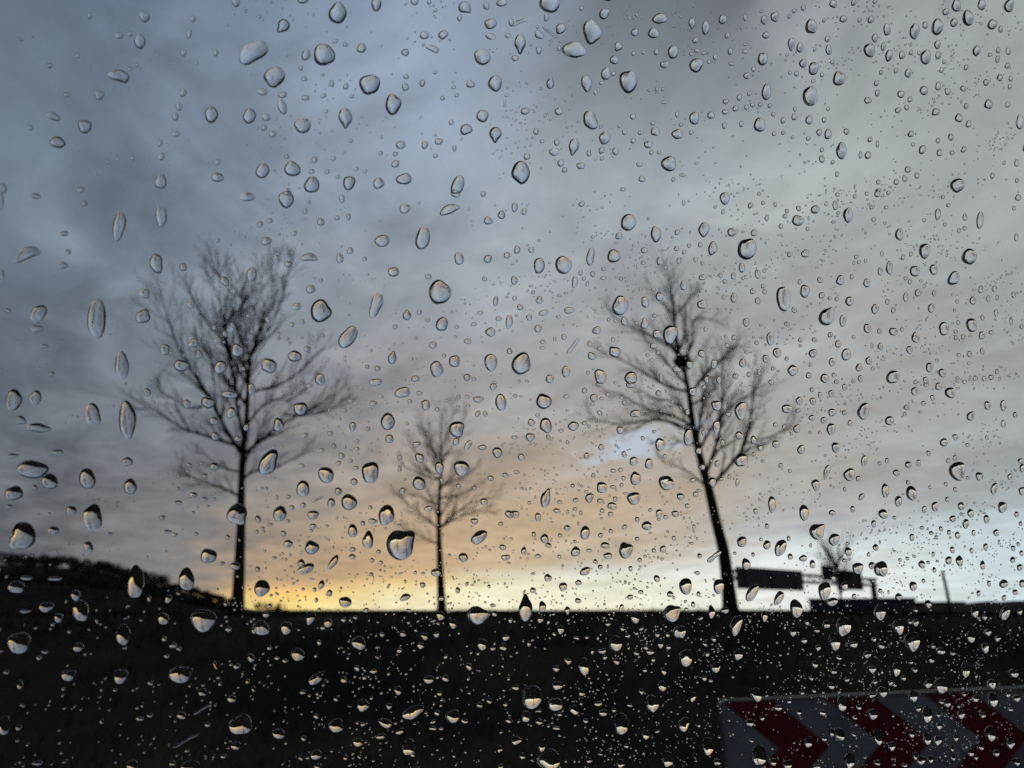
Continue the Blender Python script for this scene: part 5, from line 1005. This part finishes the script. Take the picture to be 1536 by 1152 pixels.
(25468,2741,84,11,-17,86,0), (8916,-4986,76,5,-8,55,0), (22078,-6431,79,3,-16,87,0), (29499,-5145,93,4,-19,93,0), (30248,-7116,94,2,-19,95,0),
(23081,-3396,80,6,-16,86,0), (14355,-10625,88,-1,-9,60,0), (32924,11984,87,19,-22,97,0), (6306,-562,77,9,-6,46,0), (25483,6101,75,13,-18,92,0),
(29128,5561,81,13,-20,96,0), (6339,-6482,77,3,-6,48,0), (11692,-8118,89,2,-7,51,0), (26271,-4007,77,5,-19,97,0), (1929,8132,51,13,-6,52,0),
(18262,14829,78,22,-11,62,0), (30618,2336,104,13,-16,76,0), (179,-5872,50,3,-6,54,0), (13185,-2335,71,6,-10,64,0), (16880,-5797,78,4,-11,68,0),
(20825,-7070,85,2,-12,71,0), (30082,-142,103,10,-16,76,0), (33765,-4768,112,5,-18,81,0), (16276,8376,83,18,-10,57,0), (20652,10381,75,17,-14,72,0),
(10397,-908,72,8,-8,55,0), (8269,-2035,69,7,-7,54,0), (24397,-1593,83,7,-15,80,0), (32085,-7190,98,2,-19,89,0), (9899,-11184,72,-2,-8,57,0),
(18318,1346,112,14,-8,47,0), (2268,-377,63,8,-5,44,0), (5847,-1376,70,8,-6,46,0), (10097,-954,52,6,-10,73,0), (31240,4746,84,12,-20,91,0),
(21,-6121,60,3,-5,43,0), (31433,-3602,85,5,-20,95,0), (16585,-10495,93,-1,-9,55,0), (11479,2515,67,10,-8,55,0), (17424,6887,70,14,-11,64,0),
(22639,1985,79,10,-13,70,0), (6313,-4846,59,4,-7,53,0), (16479,-7319,77,2,-10,61,0), (31109,-6917,106,3,-15,72,0), (6910,257,84,11,-5,35,0),
(24861,5908,64,11,-17,84,0), (34926,1965,80,9,-22,95,0), (10644,-7725,80,2,-6,44,0), (23216,6166,80,14,-12,62,0), (28871,5749,90,14,-14,66,0),
(32478,3723,97,13,-15,69,0), (13238,-4659,64,4,-9,58,0), (10783,-4891,60,4,-8,56,0), (2597,-306,53,7,-5,44,0), (14612,1848,73,10,-8,51,0),
(11415,230,54,7,-9,62,0), (-289,-6191,54,3,-4,38,0), (10877,-3203,73,6,-6,43,0), (13057,-5827,57,3,-9,58,0), (17376,-6276,63,2,-9,55,0),
]
DROP_LABELS = [
'largest raindrop, pointed, beside the trunk of the small middle tree',
'largest raindrop, round, just over the horizon at the wooded hill',
'largest raindrop, long, in the sky above the wooded hill',
'largest raindrop, long, low in the sky above the wooded hill',
'largest raindrop, oval, along the top of the window above the tree beside the hill',
'second largest raindrop, long, low in the sky above the wooded hill',
'largest raindrop, oval, just under the horizon below the tree beside the hill',
'largest raindrop, oval, just under the horizon below the wooded hill',
'largest raindrop, long, beside the trunk of the tree beside the hill',
'largest raindrop, oval, in the sky right over the small middle tree',
'second largest raindrop, oval, just over the horizon at the wooded hill',
'largest raindrop, round, deep in the dark ground below the gap between both trees',
'second largest raindrop, round, deep in the dark ground below the gap between both trees',
'largest raindrop, round, against the upper crown of the tree beside the hill',
'second largest raindrop, round, along the top of the window above the tree beside the hill',
'largest raindrop, oval, against the lower crown of the tree beside the hill',
'largest raindrop, oval, deep in the dark ground below the tree beside the hill',
'second largest raindrop, round, beside the trunk of the tree beside the hill',
'second largest raindrop, pointed, deep in the dark ground below the tree beside the hill',
'largest raindrop, round, along the top of the window above the small middle tree',
'largest raindrop, bent, midway up the sky above the wooded hill',
'third largest raindrop, round, along the top of the window above the tree beside the hill',
'second largest raindrop, pointed, beside the trunk of the small middle tree',
'largest raindrop, oval, along the top of the window above the gap between both trees',
'largest raindrop, oval, in the sky above the gap between both trees',
'largest raindrop, oval, high in the sky above the gap between both trees',
'largest raindrop, oval, along the top of the window above the tree with the nest',
'largest raindrop, oval, midway up the sky above the tree with the nest',
'second largest raindrop, oval, along the top of the window above the gap between both trees',
'second largest raindrop, oval, in the sky above the wooded hill',
'largest raindrop, pointed, just over the horizon at the gap between both trees',
'third largest raindrop, oval, along the top of the window above the gap between both trees',
'third largest raindrop, oval, low in the sky above the wooded hill',
'fourth largest raindrop, oval, along the top of the window above the tree beside the hill',
'largest raindrop, oval, against the crown of the small middle tree',
'second largest raindrop, long, midway up the sky above the wooded hill',
'second largest raindrop, oval, in the sky right over the small middle tree',
'largest raindrop, bent, along the top of the window above the wooded hill',
'third largest raindrop, oval, beside the trunk of the tree beside the hill',
'third largest raindrop, oval, just over the horizon at the wooded hill',
'largest raindrop, long, against the upper crown of the tree with the nest',
'fourth largest raindrop, round, low in the sky above the wooded hill',
'fifth largest raindrop, oval, low in the sky above the wooded hill',
'largest raindrop, pointed, beside the trunk of the tree with the nest',
'largest raindrop, oval, midway up the sky above the small middle tree',
'largest raindrop, oval, deep in the dark ground below the tree with the nest',
'third largest raindrop, oval, beside the trunk of the small middle tree',
'largest raindrop, oval, high in the sky above the small middle tree',
'second largest raindrop, oval, against the upper crown of the tree with the nest',
'largest raindrop, pointed, in the sky above the sign gantry',
'largest raindrop, oval, in front of the first red chevron',
'third largest raindrop, long, in the sky right over the small middle tree',
'third largest raindrop, oval, in the sky above the wooded hill',
'largest raindrop, oval, just under the horizon below the thin pole',
'second largest raindrop, oval, in the sky above the gap between both trees',
'largest raindrop, oval, low in the sky above the thin pole',
'largest raindrop, oval, high in the sky above the sign gantry',
'largest raindrop, pointed, high in the sky above the tree beside the hill',
'second largest raindrop, oval, just under the horizon below the wooded hill',
'third largest raindrop, oval, against the upper crown of the tree with the nest',
'largest raindrop, pointed, just over the horizon at the sign gantry',
'sixth largest raindrop, oval, low in the sky above the wooded hill',
'largest raindrop, oval, just under the horizon below the sign gantry',
'second largest raindrop, oval, high in the sky above the gap between both trees',
'second largest raindrop, oval, against the upper crown of the tree beside the hill',
'seventh largest raindrop, oval, low in the sky above the wooded hill',
'second largest raindrop, round, high in the sky above the tree beside the hill',
'second largest raindrop, round, along the top of the window above the small middle tree',
'largest raindrop, oval, midway up the sky above the tree beside the hill',
'fourth largest raindrop, oval, beside the trunk of the tree beside the hill',
'largest raindrop, long, deep in the dark ground below the small middle tree',
'second largest raindrop, round, against the lower crown of the tree beside the hill',
'second largest raindrop, round, midway up the sky above the tree with the nest',
'second largest raindrop, bent, midway up the sky above the small middle tree',
'second largest raindrop, round, midway up the sky above the tree beside the hill',
'second largest raindrop, round, against the crown of the small middle tree',
'third largest raindrop, round, against the crown of the small middle tree',
'third largest raindrop, oval, midway up the sky above the small middle tree',
'fourth largest raindrop, round, against the crown of the small middle tree',
'second largest raindrop, round, just under the horizon below the tree beside the hill',
'largest raindrop, round, low in the sky above the gap between both trees',
'third largest raindrop, round, high in the sky above the tree beside the hill',
'largest raindrop, oval, just under the horizon below the tree with the nest',
'fifth largest raindrop, round, against the crown of the small middle tree',
'largest raindrop, oval, deep in the dark ground below the wooded hill',
'third largest raindrop, long, midway up the sky above the tree beside the hill',
'fifth largest raindrop, oval, beside the trunk of the tree beside the hill',
'second largest raindrop, round, deep in the dark ground below the small middle tree',
'third largest raindrop, round, against the upper crown of the tree beside the hill',
'third largest raindrop, oval, deep in the dark ground below the tree beside the hill',
'second largest raindrop, oval, beside the trunk of the tree with the nest',
'fourth largest raindrop, pointed, along the top of the window above the gap between both trees',
'fourth largest raindrop, oval, in the sky right over the small middle tree',
'third largest raindrop, round, along the top of the window above the small middle tree',
'largest raindrop, round, against the lower crown of the tree with the nest',
'fourth largest raindrop, round, high in the sky above the tree beside the hill',
'largest raindrop, round, high in the sky above the tree with the nest',
'second largest raindrop, oval, deep in the dark ground below the tree with the nest',
'third largest raindrop, oval, against the lower crown of the tree beside the hill',
'third largest raindrop, oval, beside the trunk of the tree with the nest',
'fourth largest raindrop, round, against the upper crown of the tree beside the hill',
'second largest raindrop, oval, against the lower crown of the tree with the nest',
'largest raindrop, oval, midway up the sky above the thin pole',
'eighth largest raindrop, long, low in the sky above the wooded hill',
'second largest raindrop, oval, just over the horizon at the sign gantry',
'fourth largest raindrop, oval, beside the trunk of the tree with the nest',
'second largest raindrop, long, just under the horizon below the tree with the nest',
'ninth largest raindrop, round, low in the sky above the wooded hill',
'second largest raindrop, round, deep in the dark ground below the wooded hill',
'fourth largest raindrop, round, deep in the dark ground below the tree beside the hill',
'fifth largest raindrop, oval, in the sky right over the small middle tree',
'fifth largest raindrop, oval, high in the sky above the tree beside the hill',
'sixth largest raindrop, round, beside the trunk of the tree beside the hill',
'third largest raindrop, oval, deep in the dark ground below the tree with the nest',
'fourth largest raindrop, round, against the lower crown of the tree beside the hill',
'third largest raindrop, oval, just over the horizon at the sign gantry',
'second largest raindrop, oval, midway up the sky above the thin pole',
'largest raindrop, oval, deep in the dark ground below the thin pole',
'fourth largest raindrop, oval, beside the trunk of the small middle tree',
'fifth largest raindrop, oval, beside the trunk of the small middle tree',
'second largest raindrop, pointed, high in the sky above the small middle tree',
'third largest raindrop, round, just under the horizon below the tree with the nest',
'largest raindrop, oval, just under the horizon below the gap between both trees',
'fourth largest raindrop, oval, deep in the dark ground below the tree with the nest',
'second largest raindrop, pointed, low in the sky above the gap between both trees',
'sixth largest raindrop, oval, high in the sky above the tree beside the hill',
'third largest raindrop, oval, deep in the dark ground below the gap between both trees',
'seventh largest raindrop, round, beside the trunk of the tree beside the hill',
'fourth largest raindrop, oval, just over the horizon at the wooded hill',
'second largest raindrop, oval, just under the horizon below the sign gantry',
'fifth largest raindrop, pointed, along the top of the window above the tree beside the hill',
'fourth largest raindrop, oval, against the upper crown of the tree with the nest',
'largest raindrop, round, just under the horizon below the small middle tree',
'third largest raindrop, round, deep in the dark ground below the small middle tree',
'largest raindrop, oval, low in the sky above the sign gantry',
'largest raindrop, oval, high in the sky above the wooded hill',
'second largest raindrop, oval, high in the sky above the wooded hill',
'fourth largest raindrop, bent, midway up the sky above the tree beside the hill',
'sixth largest raindrop, oval, against the crown of the small middle tree',
'fifth largest raindrop, oval, against the upper crown of the tree beside the hill',
'second largest raindrop, round, along the top of the window above the tree with the nest',
'third largest raindrop, oval, low in the sky above the gap between both trees',
'fifth largest raindrop, pointed, deep in the dark ground below the tree beside the hill',
'fifth largest raindrop, long, beside the trunk of the tree with the nest',
'third largest raindrop, round, against the lower crown of the tree with the nest',
'seventh largest raindrop, round, against the crown of the small middle tree',
'third largest raindrop, pointed, high in the sky above the gap between both trees',
'sixth largest raindrop, long, beside the trunk of the tree with the nest',
'second largest raindrop, oval, in front of the first red chevron',
'fourth largest raindrop, oval, midway up the sky above the small middle tree',
'largest raindrop, oval, along the top of the window above the thin pole',
'fifth largest raindrop, round, midway up the sky above the small middle tree',
'largest raindrop, oval, along the top of the window above the sign gantry',
'third largest raindrop, round, midway up the sky above the tree with the nest',
'fifth largest raindrop, round, midway up the sky above the tree beside the hill',
'tenth largest raindrop, round, low in the sky above the wooded hill',
'sixth largest raindrop, oval, midway up the sky above the small middle tree',
'third largest raindrop, pointed, deep in the dark ground below the wooded hill',
'third largest raindrop, oval, in the sky above the gap between both trees',
'second largest raindrop, oval, along the top of the window above the sign gantry',
'sixth largest raindrop, round, against the upper crown of the tree beside the hill',
'second largest raindrop, round, in the sky above the sign gantry',
'sixth largest raindrop, round, in the sky right over the small middle tree',
'fifth largest raindrop, oval, along the top of the window above the gap between both trees',
'fourth largest raindrop, round, against the lower crown of the tree with the nest',
'second largest raindrop, oval, high in the sky above the sign gantry',
'eighth largest raindrop, oval, against the crown of the small middle tree',
'fifth largest raindrop, oval, against the lower crown of the tree beside the hill',
'third largest raindrop, oval, midway up the sky above the thin pole',
'fourth largest raindrop, pointed, along the top of the window above the small middle tree',
'seventh largest raindrop, round, against the upper crown of the tree beside the hill',
'eighth largest raindrop, oval, beside the trunk of the tree beside the hill',
'third largest raindrop, round, just under the horizon below the tree beside the hill',
'fourth largest raindrop, oval, deep in the dark ground below the small middle tree',
'fourth largest raindrop, oval, midway up the sky above the tree with the nest',
'fourth largest raindrop, oval, just over the horizon at the sign gantry',
'fifth largest raindrop, round, against the upper crown of the tree with the nest',
'second largest raindrop, long, along the top of the window above the thin pole',
'second largest raindrop, oval, just under the horizon below the thin pole',
'sixth largest raindrop, oval, along the top of the window above the tree beside the hill',
'seventh largest raindrop, oval, beside the trunk of the tree with the nest',
'fourth largest raindrop, round, just under the horizon below the tree with the nest',
'second largest raindrop, oval, high in the sky above the tree with the nest',
'eighth largest raindrop, round, against the upper crown of the tree beside the hill',
'largest raindrop, oval, in front of the second red chevron',
'fifth largest raindrop, long, against the lower crown of the tree with the nest',
'largest raindrop, long, in front of the third red chevron',
'largest raindrop, oval, in the sky above the thin pole',
'fifth largest raindrop, oval, deep in the dark ground below the tree with the nest',
'second largest raindrop, oval, in front of the third red chevron',
'third largest raindrop, oval, along the top of the window above the sign gantry',
'third largest raindrop, oval, along the top of the window above the tree with the nest',
'second largest raindrop, oval, in front of the second red chevron',
'second largest raindrop, oval, low in the sky above the thin pole',
'ninth largest raindrop, oval, against the upper crown of the tree beside the hill',
'fifth largest raindrop, oval, midway up the sky above the tree with the nest',
'third largest raindrop, oval, in front of the third red chevron',
'third largest raindrop, oval, high in the sky above the tree with the nest',
'sixth largest raindrop, round, against the lower crown of the tree beside the hill',
'third largest raindrop, round, high in the sky above the small middle tree',
'third largest raindrop, long, along the top of the window above the thin pole',
'second largest raindrop, oval, low in the sky above the sign gantry',
'fourth largest raindrop, oval, just under the horizon below the tree beside the hill',
'third largest raindrop, long, in front of the second red chevron',
'sixth largest raindrop, oval, against the lower crown of the tree with the nest',
'fourth largest raindrop, oval, in front of the second red chevron',
'fourth largest raindrop, oval, along the top of the window above the thin pole',
'fourth largest raindrop, round, high in the sky above the tree with the nest',
'fifth largest raindrop, oval, just over the horizon at the wooded hill',
'largest raindrop, long, midway up the sky above the gap between both trees',
'second largest raindrop, oval, in the sky above the thin pole',
'seventh largest raindrop, long, high in the sky above the tree beside the hill',
'eighth largest raindrop, thin streaked, beside the trunk of the tree with the nest',
'fourth largest raindrop, oval, along the top of the window above the tree with the nest',
'ninth largest raindrop, oval, beside the trunk of the tree beside the hill',
'sixth largest raindrop along the top of the window above the gap between both trees',
'sixth largest raindrop, oval, midway up the sky above the tree beside the hill',
'sixth largest raindrop, round, against the upper crown of the tree with the nest',
'fourth largest raindrop, round, deep in the dark ground below the wooded hill',
'third largest raindrop, round, low in the sky above the sign gantry',
'fifth largest raindrop, oval, along the top of the window above the small middle tree',
'fifth largest raindrop, oval, just under the horizon below the tree beside the hill',
'seventh largest raindrop, oval, in the sky right over the small middle tree',
'largest raindrop, oval, midway up the sky above the sign gantry',
'sixth largest raindrop, oval, just over the horizon at the wooded hill',
'sixth largest raindrop, oval, deep in the dark ground below the tree beside the hill',
'fourth largest raindrop, round, high in the sky above the small middle tree',
'fourth largest raindrop, thin streaked, in the sky above the gap between both trees',
'sixth largest raindrop, round, along the top of the window above the small middle tree',
'third largest raindrop, oval, in the sky above the thin pole',
'fourth largest raindrop, oval, along the top of the window above the sign gantry',
'sixth largest raindrop, round, midway up the sky above the tree with the nest',
'fifth largest raindrop, oval, just over the horizon at the sign gantry',
'seventh largest raindrop, thin streaked, deep in the dark ground below the tree beside the hill',
'seventh largest raindrop, round, midway up the sky above the small middle tree',
'fifth largest raindrop, oval, along the top of the window above the thin pole',
'second largest raindrop, oval, just over the horizon at the gap between both trees',
'sixth largest raindrop, oval, beside the trunk of the small middle tree',
'seventh largest raindrop, oval, against the lower crown of the tree with the nest',
'sixth largest raindrop, long, just under the horizon below the tree beside the hill',
'fifth largest raindrop, long, deep in the dark ground below the small middle tree',
'fifth largest raindrop, oval, along the top of the window above the tree with the nest',
'tenth largest raindrop, round, against the upper crown of the tree beside the hill',
'sixth largest raindrop, round, just over the horizon at the sign gantry',
'seventh largest raindrop, oval, midway up the sky above the tree with the nest',
'fifth largest raindrop, oval, high in the sky above the tree with the nest',
'ninth largest raindrop, long, beside the trunk of the tree with the nest',
'third largest raindrop, long, just under the horizon below the thin pole',
'sixth largest raindrop, oval, along the top of the window above the tree with the nest',
'eighth largest raindrop, oval, midway up the sky above the small middle tree',
'largest raindrop, long, just over the horizon at the thin pole',
'eighth largest raindrop, long, against the lower crown of the tree with the nest',
'eighth largest raindrop, pointed, in the sky right over the small middle tree',
'seventh largest raindrop, bent, along the top of the window above the small middle tree',
'seventh largest raindrop, long, against the lower crown of the tree beside the hill',
'ninth largest raindrop, round, against the lower crown of the tree with the nest',
'eighth largest raindrop, oval, midway up the sky above the tree with the nest',
'seventh largest raindrop, oval, along the top of the window above the tree beside the hill',
'seventh largest raindrop, pointed, along the top of the window above the tree with the nest',
'eighth largest raindrop, oval, against the lower crown of the tree beside the hill',
'seventh largest raindrop, oval, midway up the sky above the tree beside the hill',
'third largest raindrop, oval, in the sky above the sign gantry',
'fourth largest raindrop, oval, in the sky above the sign gantry',
'eighth largest raindrop, round, along the top of the window above the tree with the nest',
'eighth largest raindrop, round, deep in the dark ground below the tree beside the hill',
'seventh largest raindrop, oval, against the upper crown of the tree with the nest',
'third largest raindrop, long, midway up the sky above the wooded hill',
'fourth largest raindrop, long, midway up the sky above the thin pole',
'tenth largest raindrop, long, beside the trunk of the tree beside the hill',
'ninth largest raindrop, round, in the sky right over the small middle tree',
'third largest raindrop, round, low in the sky above the thin pole',
'fourth largest raindrop, oval, deep in the dark ground below the gap between both trees',
'seventh largest raindrop, round, along the top of the window above the gap between both trees',
'eleventh largest raindrop, round, against the upper crown of the tree beside the hill',
'second largest raindrop, round, just under the horizon below the small middle tree',
'eighth largest raindrop, oval, along the top of the window above the tree beside the hill',
'sixth largest raindrop, round, high in the sky above the tree with the nest',
'third largest raindrop, long, high in the sky above the wooded hill',
'sixth largest raindrop, oval, along the top of the window above the thin pole',
'ninth largest raindrop, oval, along the top of the window above the tree beside the hill',
'ninth largest raindrop, oval, against the crown of the small middle tree',
'ninth largest raindrop, oval, midway up the sky above the small middle tree',
'largest raindrop, long, high in the sky above the thin pole',
'tenth largest raindrop, round, against the crown of the small middle tree',
'tenth largest raindrop, round, against the lower crown of the tree with the nest',
'fourth largest raindrop, long, low in the sky above the sign gantry',
'fifth largest raindrop, oval, just under the horizon below the tree with the nest',
'fourth largest raindrop, oval, in front of the third red chevron',
'fourth largest raindrop, oval, in the sky above the thin pole',
'eleventh largest raindrop, round, low in the sky above the wooded hill',
'eleventh largest raindrop, oval, beside the trunk of the tree beside the hill',
'tenth largest raindrop, round, beside the trunk of the tree with the nest',
'fifth largest raindrop, round, in front of the second red chevron',
'fourth largest raindrop, round, low in the sky above the gap between both trees',
'sixth largest raindrop, round, just under the horizon below the tree with the nest',
'twelfth largest raindrop, oval, low in the sky above the wooded hill',
'thirteenth largest raindrop, oval, low in the sky above the wooded hill',
'seventh largest raindrop, oval, just over the horizon at the wooded hill',
'seventh largest raindrop, oval, just under the horizon below the tree with the nest',
'fifth largest raindrop, oval, low in the sky above the sign gantry',
]
FINE = [[-69, 79, -3, 99, 3, 40, -65, 27, 30], [-3, 99, 79, 123, 89, 58, 3, 40, 120], [79, 123, 185, 154, 199, 80, 89, 58, 220], [185, 154, 325, 194, 346, 109, 199, 80, 400], [-65, 27, 3, 40, 10, -21, -60, -28, 40], [3, 40, 89, 58, 98, -11, 10, -21, 160], [89, 58, 199, 80, 213, 2, 98, -11, 330], [199, 80, 346, 109, 367, 19, 213, 2, 480], [-60, -28, 10, -21, 17, -84, -55, -85, 60], [10, -21, 98, -11, 109, -82, 17, -84, 270], [98, -11, 213, 2, 228, -80, 109, -82, 440], [213, 2, 367, 19, 389, -77, 228, -80, 520], [-55, -85, 17, -84, 25, -150, -49, -144, 170], [17, -84, 109, -82, 119, -157, 25, -150, 480], [109, -82, 228, -80, 243, -167, 119, -157, 700], [228, -80, 389, -77, 413, -180, 243, -167, 850]]

GAP = 0.0
FOOT = 0.0006
def outline(code, seg, rnd, amp):
    ph = [rnd.uniform(0, 6.283) for _ in range(4)]
    am = [rnd.uniform(0.2, 1) * a * amp for a in (0.065, 0.05, 0.03, 0.015)]
    lobe, la = (rnd.uniform(0.10, 0.26), rnd.uniform(0, 6.283)) if rnd.random() < 0.25 else (0.0, 0.0)
    if code or amp < 1: lobe = 0.0
    pts = []
    for k in range(seg):
        a = 2 * math.pi * k / seg
        ld = (a - la + math.pi) % (2 * math.pi) - math.pi
        r = 1 - 0.25 * lobe + lobe * math.exp(-(ld / 0.42) ** 2) + sum(m * math.cos((j + 2) * a + p) for j, (m, p) in enumerate(zip(am, ph)))
        x, y = math.cos(a) * r, math.sin(a) * r
        if code >= 1000:
            ta = math.pi / 2 - R(code - 1000)
            d = (a - ta + math.pi) % (2 * math.pi) - math.pi
            e = 0.92 + 0.34 * math.exp(-(d / 0.33) ** 2) - 0.05 * math.exp(-((abs(d) - 0.8) / 0.4) ** 2)
            x, y = math.cos(a) * r * e, math.sin(a) * r * e
        elif code == 1:
            y = y * 0.72 - 0.34 * (x * x - 0.45)
        elif code == 2:
            y = y * (0.42 + 0.6 * abs(x) ** 1.6 * (1.0 if x < 0 else 0.6)) * 1.05 + 0.12 * math.sin(x * 2.2)
        pts.append((x, y))
    return pts
def drop_mesh(rec, seg, rings, rnd, theta, amp=1.0):
    """plano-convex water cap lying on the outer face of the glass; pane-local metres (u, v, n)"""
    ax, ay, bx, by, code = rec[2] * 1e-5, rec[3] * 1e-5, rec[4] * 1e-5, rec[5] * 1e-5, rec[6]
    pts = outline(code, seg, rnd, amp * (0.3 if code >= 1000 else 1.0))
    wob, wph, wk = rnd.uniform(0, 0.35), rnd.uniform(0, 6.283), rnd.choice((1, 1, 2))
    U = [(x * ax + y * bx, x * ay + y * by) for x, y in pts]
    # short half width decides the height of the cap
    det = abs(ax * by - ay * bx); sq = ax * ax + ay * ay + bx * bx + by * by
    smax = math.sqrt((sq + math.sqrt(max(0, sq * sq - 4 * det * det))) / 2)
    b = det / smax * (0.62 if code == 2 else 0.8 if code == 1 else 1.0)
    big = min(1.0, b / 0.005)
    s = math.sin(theta)
    K = math.sqrt(1 / s ** 2 - 1)
    sag = rnd.uniform(0.04, 0.14) if code < 1000 else 0.02
    cu, cv = rnd.gauss(0, .03) * smax, -sag * abs(by)
    if code in (1, 2): cu = cv = 0.0
    rad = [i / rings for i in range(1, rings + 1)]
    rad = [1 - (1 - r) ** 1.55 for r in rad]
    flat = 2.0 + 0.5 * big
    V = []; Fc = []
    def hgt(q): return b * (math.sqrt(1 / s ** 2 - q * q) - K)
    V.append((cu, cv, hgt(0)))
    for r in rad:
        for k, (u, v) in enumerate(U):
            w = 1 + wob * r * (1 - r * r) * math.cos(wk * 2 * math.pi * k / seg + wph)
            V.append((cu * (1 - r) + u * r, cv * (1 - r) + v * r, hgt(r) * w))
    for k in range(seg): Fc.append((0, 1 + k, 1 + (k + 1) % seg))
    for i in range(len(rad) - 1):
        for k in range(seg):
            k2 = (k + 1) % seg
            Fc.append((1 + i*seg + k, 1 + (i+1)*seg + k, 1 + (i+1)*seg + k2, 1 + i*seg + k2))
    nd = len(Fc)
    n0 = len(V)
    # the wetted foot lies inside the glass surface, so water and glass touch without an air film
    V += [(u, v, 0.0) for u, v in U] + [(u * 0.98, v * 0.98, -FOOT) for u, v in U]
    for k in range(seg):
        k2 = (k + 1) % seg
        Fc.append((n0 + k, n0 + seg + k, n0 + seg + k2, n0 + k2))
    Fc.append(tuple(n0 + seg + k for k in range(seg))[::-1])
    return V, Fc, nd, math.sqrt(det)
PM = Matrix((PU, PV, NRM)).transposed().to_4x4()
def drop_obj(name, V, Fc, smooth_flags, loc):
    me = bpy.data.meshes.new(name)
    me.from_pydata(V, [], Fc)
    me.materials.append(M['water'])
    me.polygons.foreach_set('use_smooth', smooth_flags)
    me.update()
    o = bpy.data.objects.new(name, me)
    m = PM.copy(); m.translation = loc
    o.matrix_world = m
    col.objects.link(o)
    return o
rd_ = random.Random(101)
SV, SF, SS = [], [], []
occ = []
for i, rec in enumerate(DROPS):
    u, v = rec[0] * 1e-5, rec[1] * 1e-5
    size = math.sqrt(abs(rec[2] * rec[5] - rec[3] * rec[4])) * 1e-5
    occ.append((u, v, size))
    if i < 300:
        th = R(rd_.uniform(59, 72))
        V, Fc, nd, _ = drop_mesh(rec, 40, 11, rd_, th, 1.35)
        o = drop_obj('raindrop', V, Fc, [k < nd for k in range(len(Fc))], pn_(u, v, THICK + GAP))
        tag(o, DROP_LABELS[i], 'raindrop', 'raindrops on the car window')
    else:
        th = R(rd_.uniform(57, 71))
        V, Fc, nd, _ = drop_mesh(rec, 20, 6, rd_, th, 1.6)
        n = len(SV)
        SV += [(a + u, b + v, c) for a, b, c in V]
        SF += [tuple(q + n for q in f) for f in Fc]
        SS += [k < nd for k in range(len(Fc))]
# the fine spray between them
grid = {}
for q in occ: grid.setdefault((int(q[0] / .012), int(q[1] / .012)), []).append(q)
def free(u, v, r):
    gx, gy = int(u / .012), int(v / .012)
    for i in (-1, 0, 1):
        for j in (-1, 0, 1):
            for (a, b, s) in grid.get((gx + i, gy + j), ()):
                if (a - u) ** 2 + (b - v) ** 2 < (s * 1.25 + r * 1.1) ** 2: return False
    return True
for tile in FINE:
    q = [Vector((tile[2*k], tile[2*k+1])) * 1e-3 for k in range(4)]; cnt = tile[8]
    made = 0; tries = 0
    while made < cnt and tries < cnt * 4:
        s, t = rd_.random(), rd_.random()
        c = (q[0] * (1 - s) + q[1] * s) * (1 - t) + (q[3] * (1 - s) + q[2] * s) * t
        m = 1 if rd_.random() < 0.22 else rd_.randint(5, 18)
        for k in range(m):
            tries += 1
            al = rd_.gauss(0, .009); ac = rd_.gauss(0, .0024)
            if m == 1: al = ac = 0
            u = c.x + al * math.cos(R(24)) - ac * math.sin(R(24)); v = c.y + al * math.sin(R(24)) + ac * math.cos(R(24))
            r = min(0.00085, 0.00030 * math.exp(rd_.gauss(0, .38)))
            if not free(u, v, r) or not (U0 + .01 < u < U1 - .01 and V0 + .01 < v < V1_ - .01): continue
            asp = math.exp(rd_.gauss(0, .22)); ang = rd_.uniform(-.5, .5)
            ra, rb = r * asp, r / asp
            rec = (0, 0, ra * math.cos(ang) * 1e5, ra * math.sin(ang) * 1e5, -rb * math.sin(ang) * 1e5, rb * math.cos(ang) * 1e5, 0)
            V, Fc, nd, _ = drop_mesh(rec, 10, 4, rd_, R(rd_.uniform(54, 68)), 1.6)
            n = len(SV)
            SV += [(a + u, b + v, w) for a, b, w in V]
            SF += [tuple(z + n for z in f) for f in Fc]
            SS += [k2 < nd for k2 in range(len(Fc))]
            grid.setdefault((int(u / .012), int(v / .012)), []).append((u, v, r))
            made += 1
def PANE_SEEN(u, v):      # inside the part of the pane already covered with measured drops
    q = [(-.0694, .0794), (.3254, .1945), (.4133, -.1800), (-.0494, -.1440)]
    return all((q[(i+1) % 4][0] - q[i][0]) * (v - q[i][1]) - (q[(i+1) % 4][1] - q[i][1]) * (u - q[i][0]) < 0.0004 for i in range(4))
# the rain goes on over the rest of the pane, out to the rubber seal
made = 0
while made < 5200:
    u, v = rd_.uniform(U0 + .008, U1 - .008), rd_.uniform(V0 + .008, V1_ - .008)
    r = min(0.0042, 0.00065 * math.exp(rd_.gauss(0, .75)))
    made += 1
    if PANE_SEEN(u, v) or not free(u, v, r): continue
    asp = math.exp(abs(rd_.gauss(0, .18)))
    rec = (0, 0, r / asp * 1e5, 0, 0, r * asp * 1e5, 0)
    V, Fc, nd, _ = drop_mesh(rec, 16 if r > .001 else 10, 6 if r > .001 else 4, rd_, R(rd_.uniform(55, 68)), 1.4)
    n = len(SV)
    SV += [(a + u, b + v, w) for a, b, w in V]
    SF += [tuple(z + n for z in f) for f in Fc]
    SS += [k2 < nd for k2 in range(len(Fc))]
    grid.setdefault((int(u / .012), int(v / .012)), []).append((u, v, r))
spray = drop_obj('rain_spray', SV, SF, SS, pn_(0, 0, THICK + GAP))
tag(spray, 'countless tiny droplets of rain sprinkled between the larger drops', 'spray', None, 'stuff')
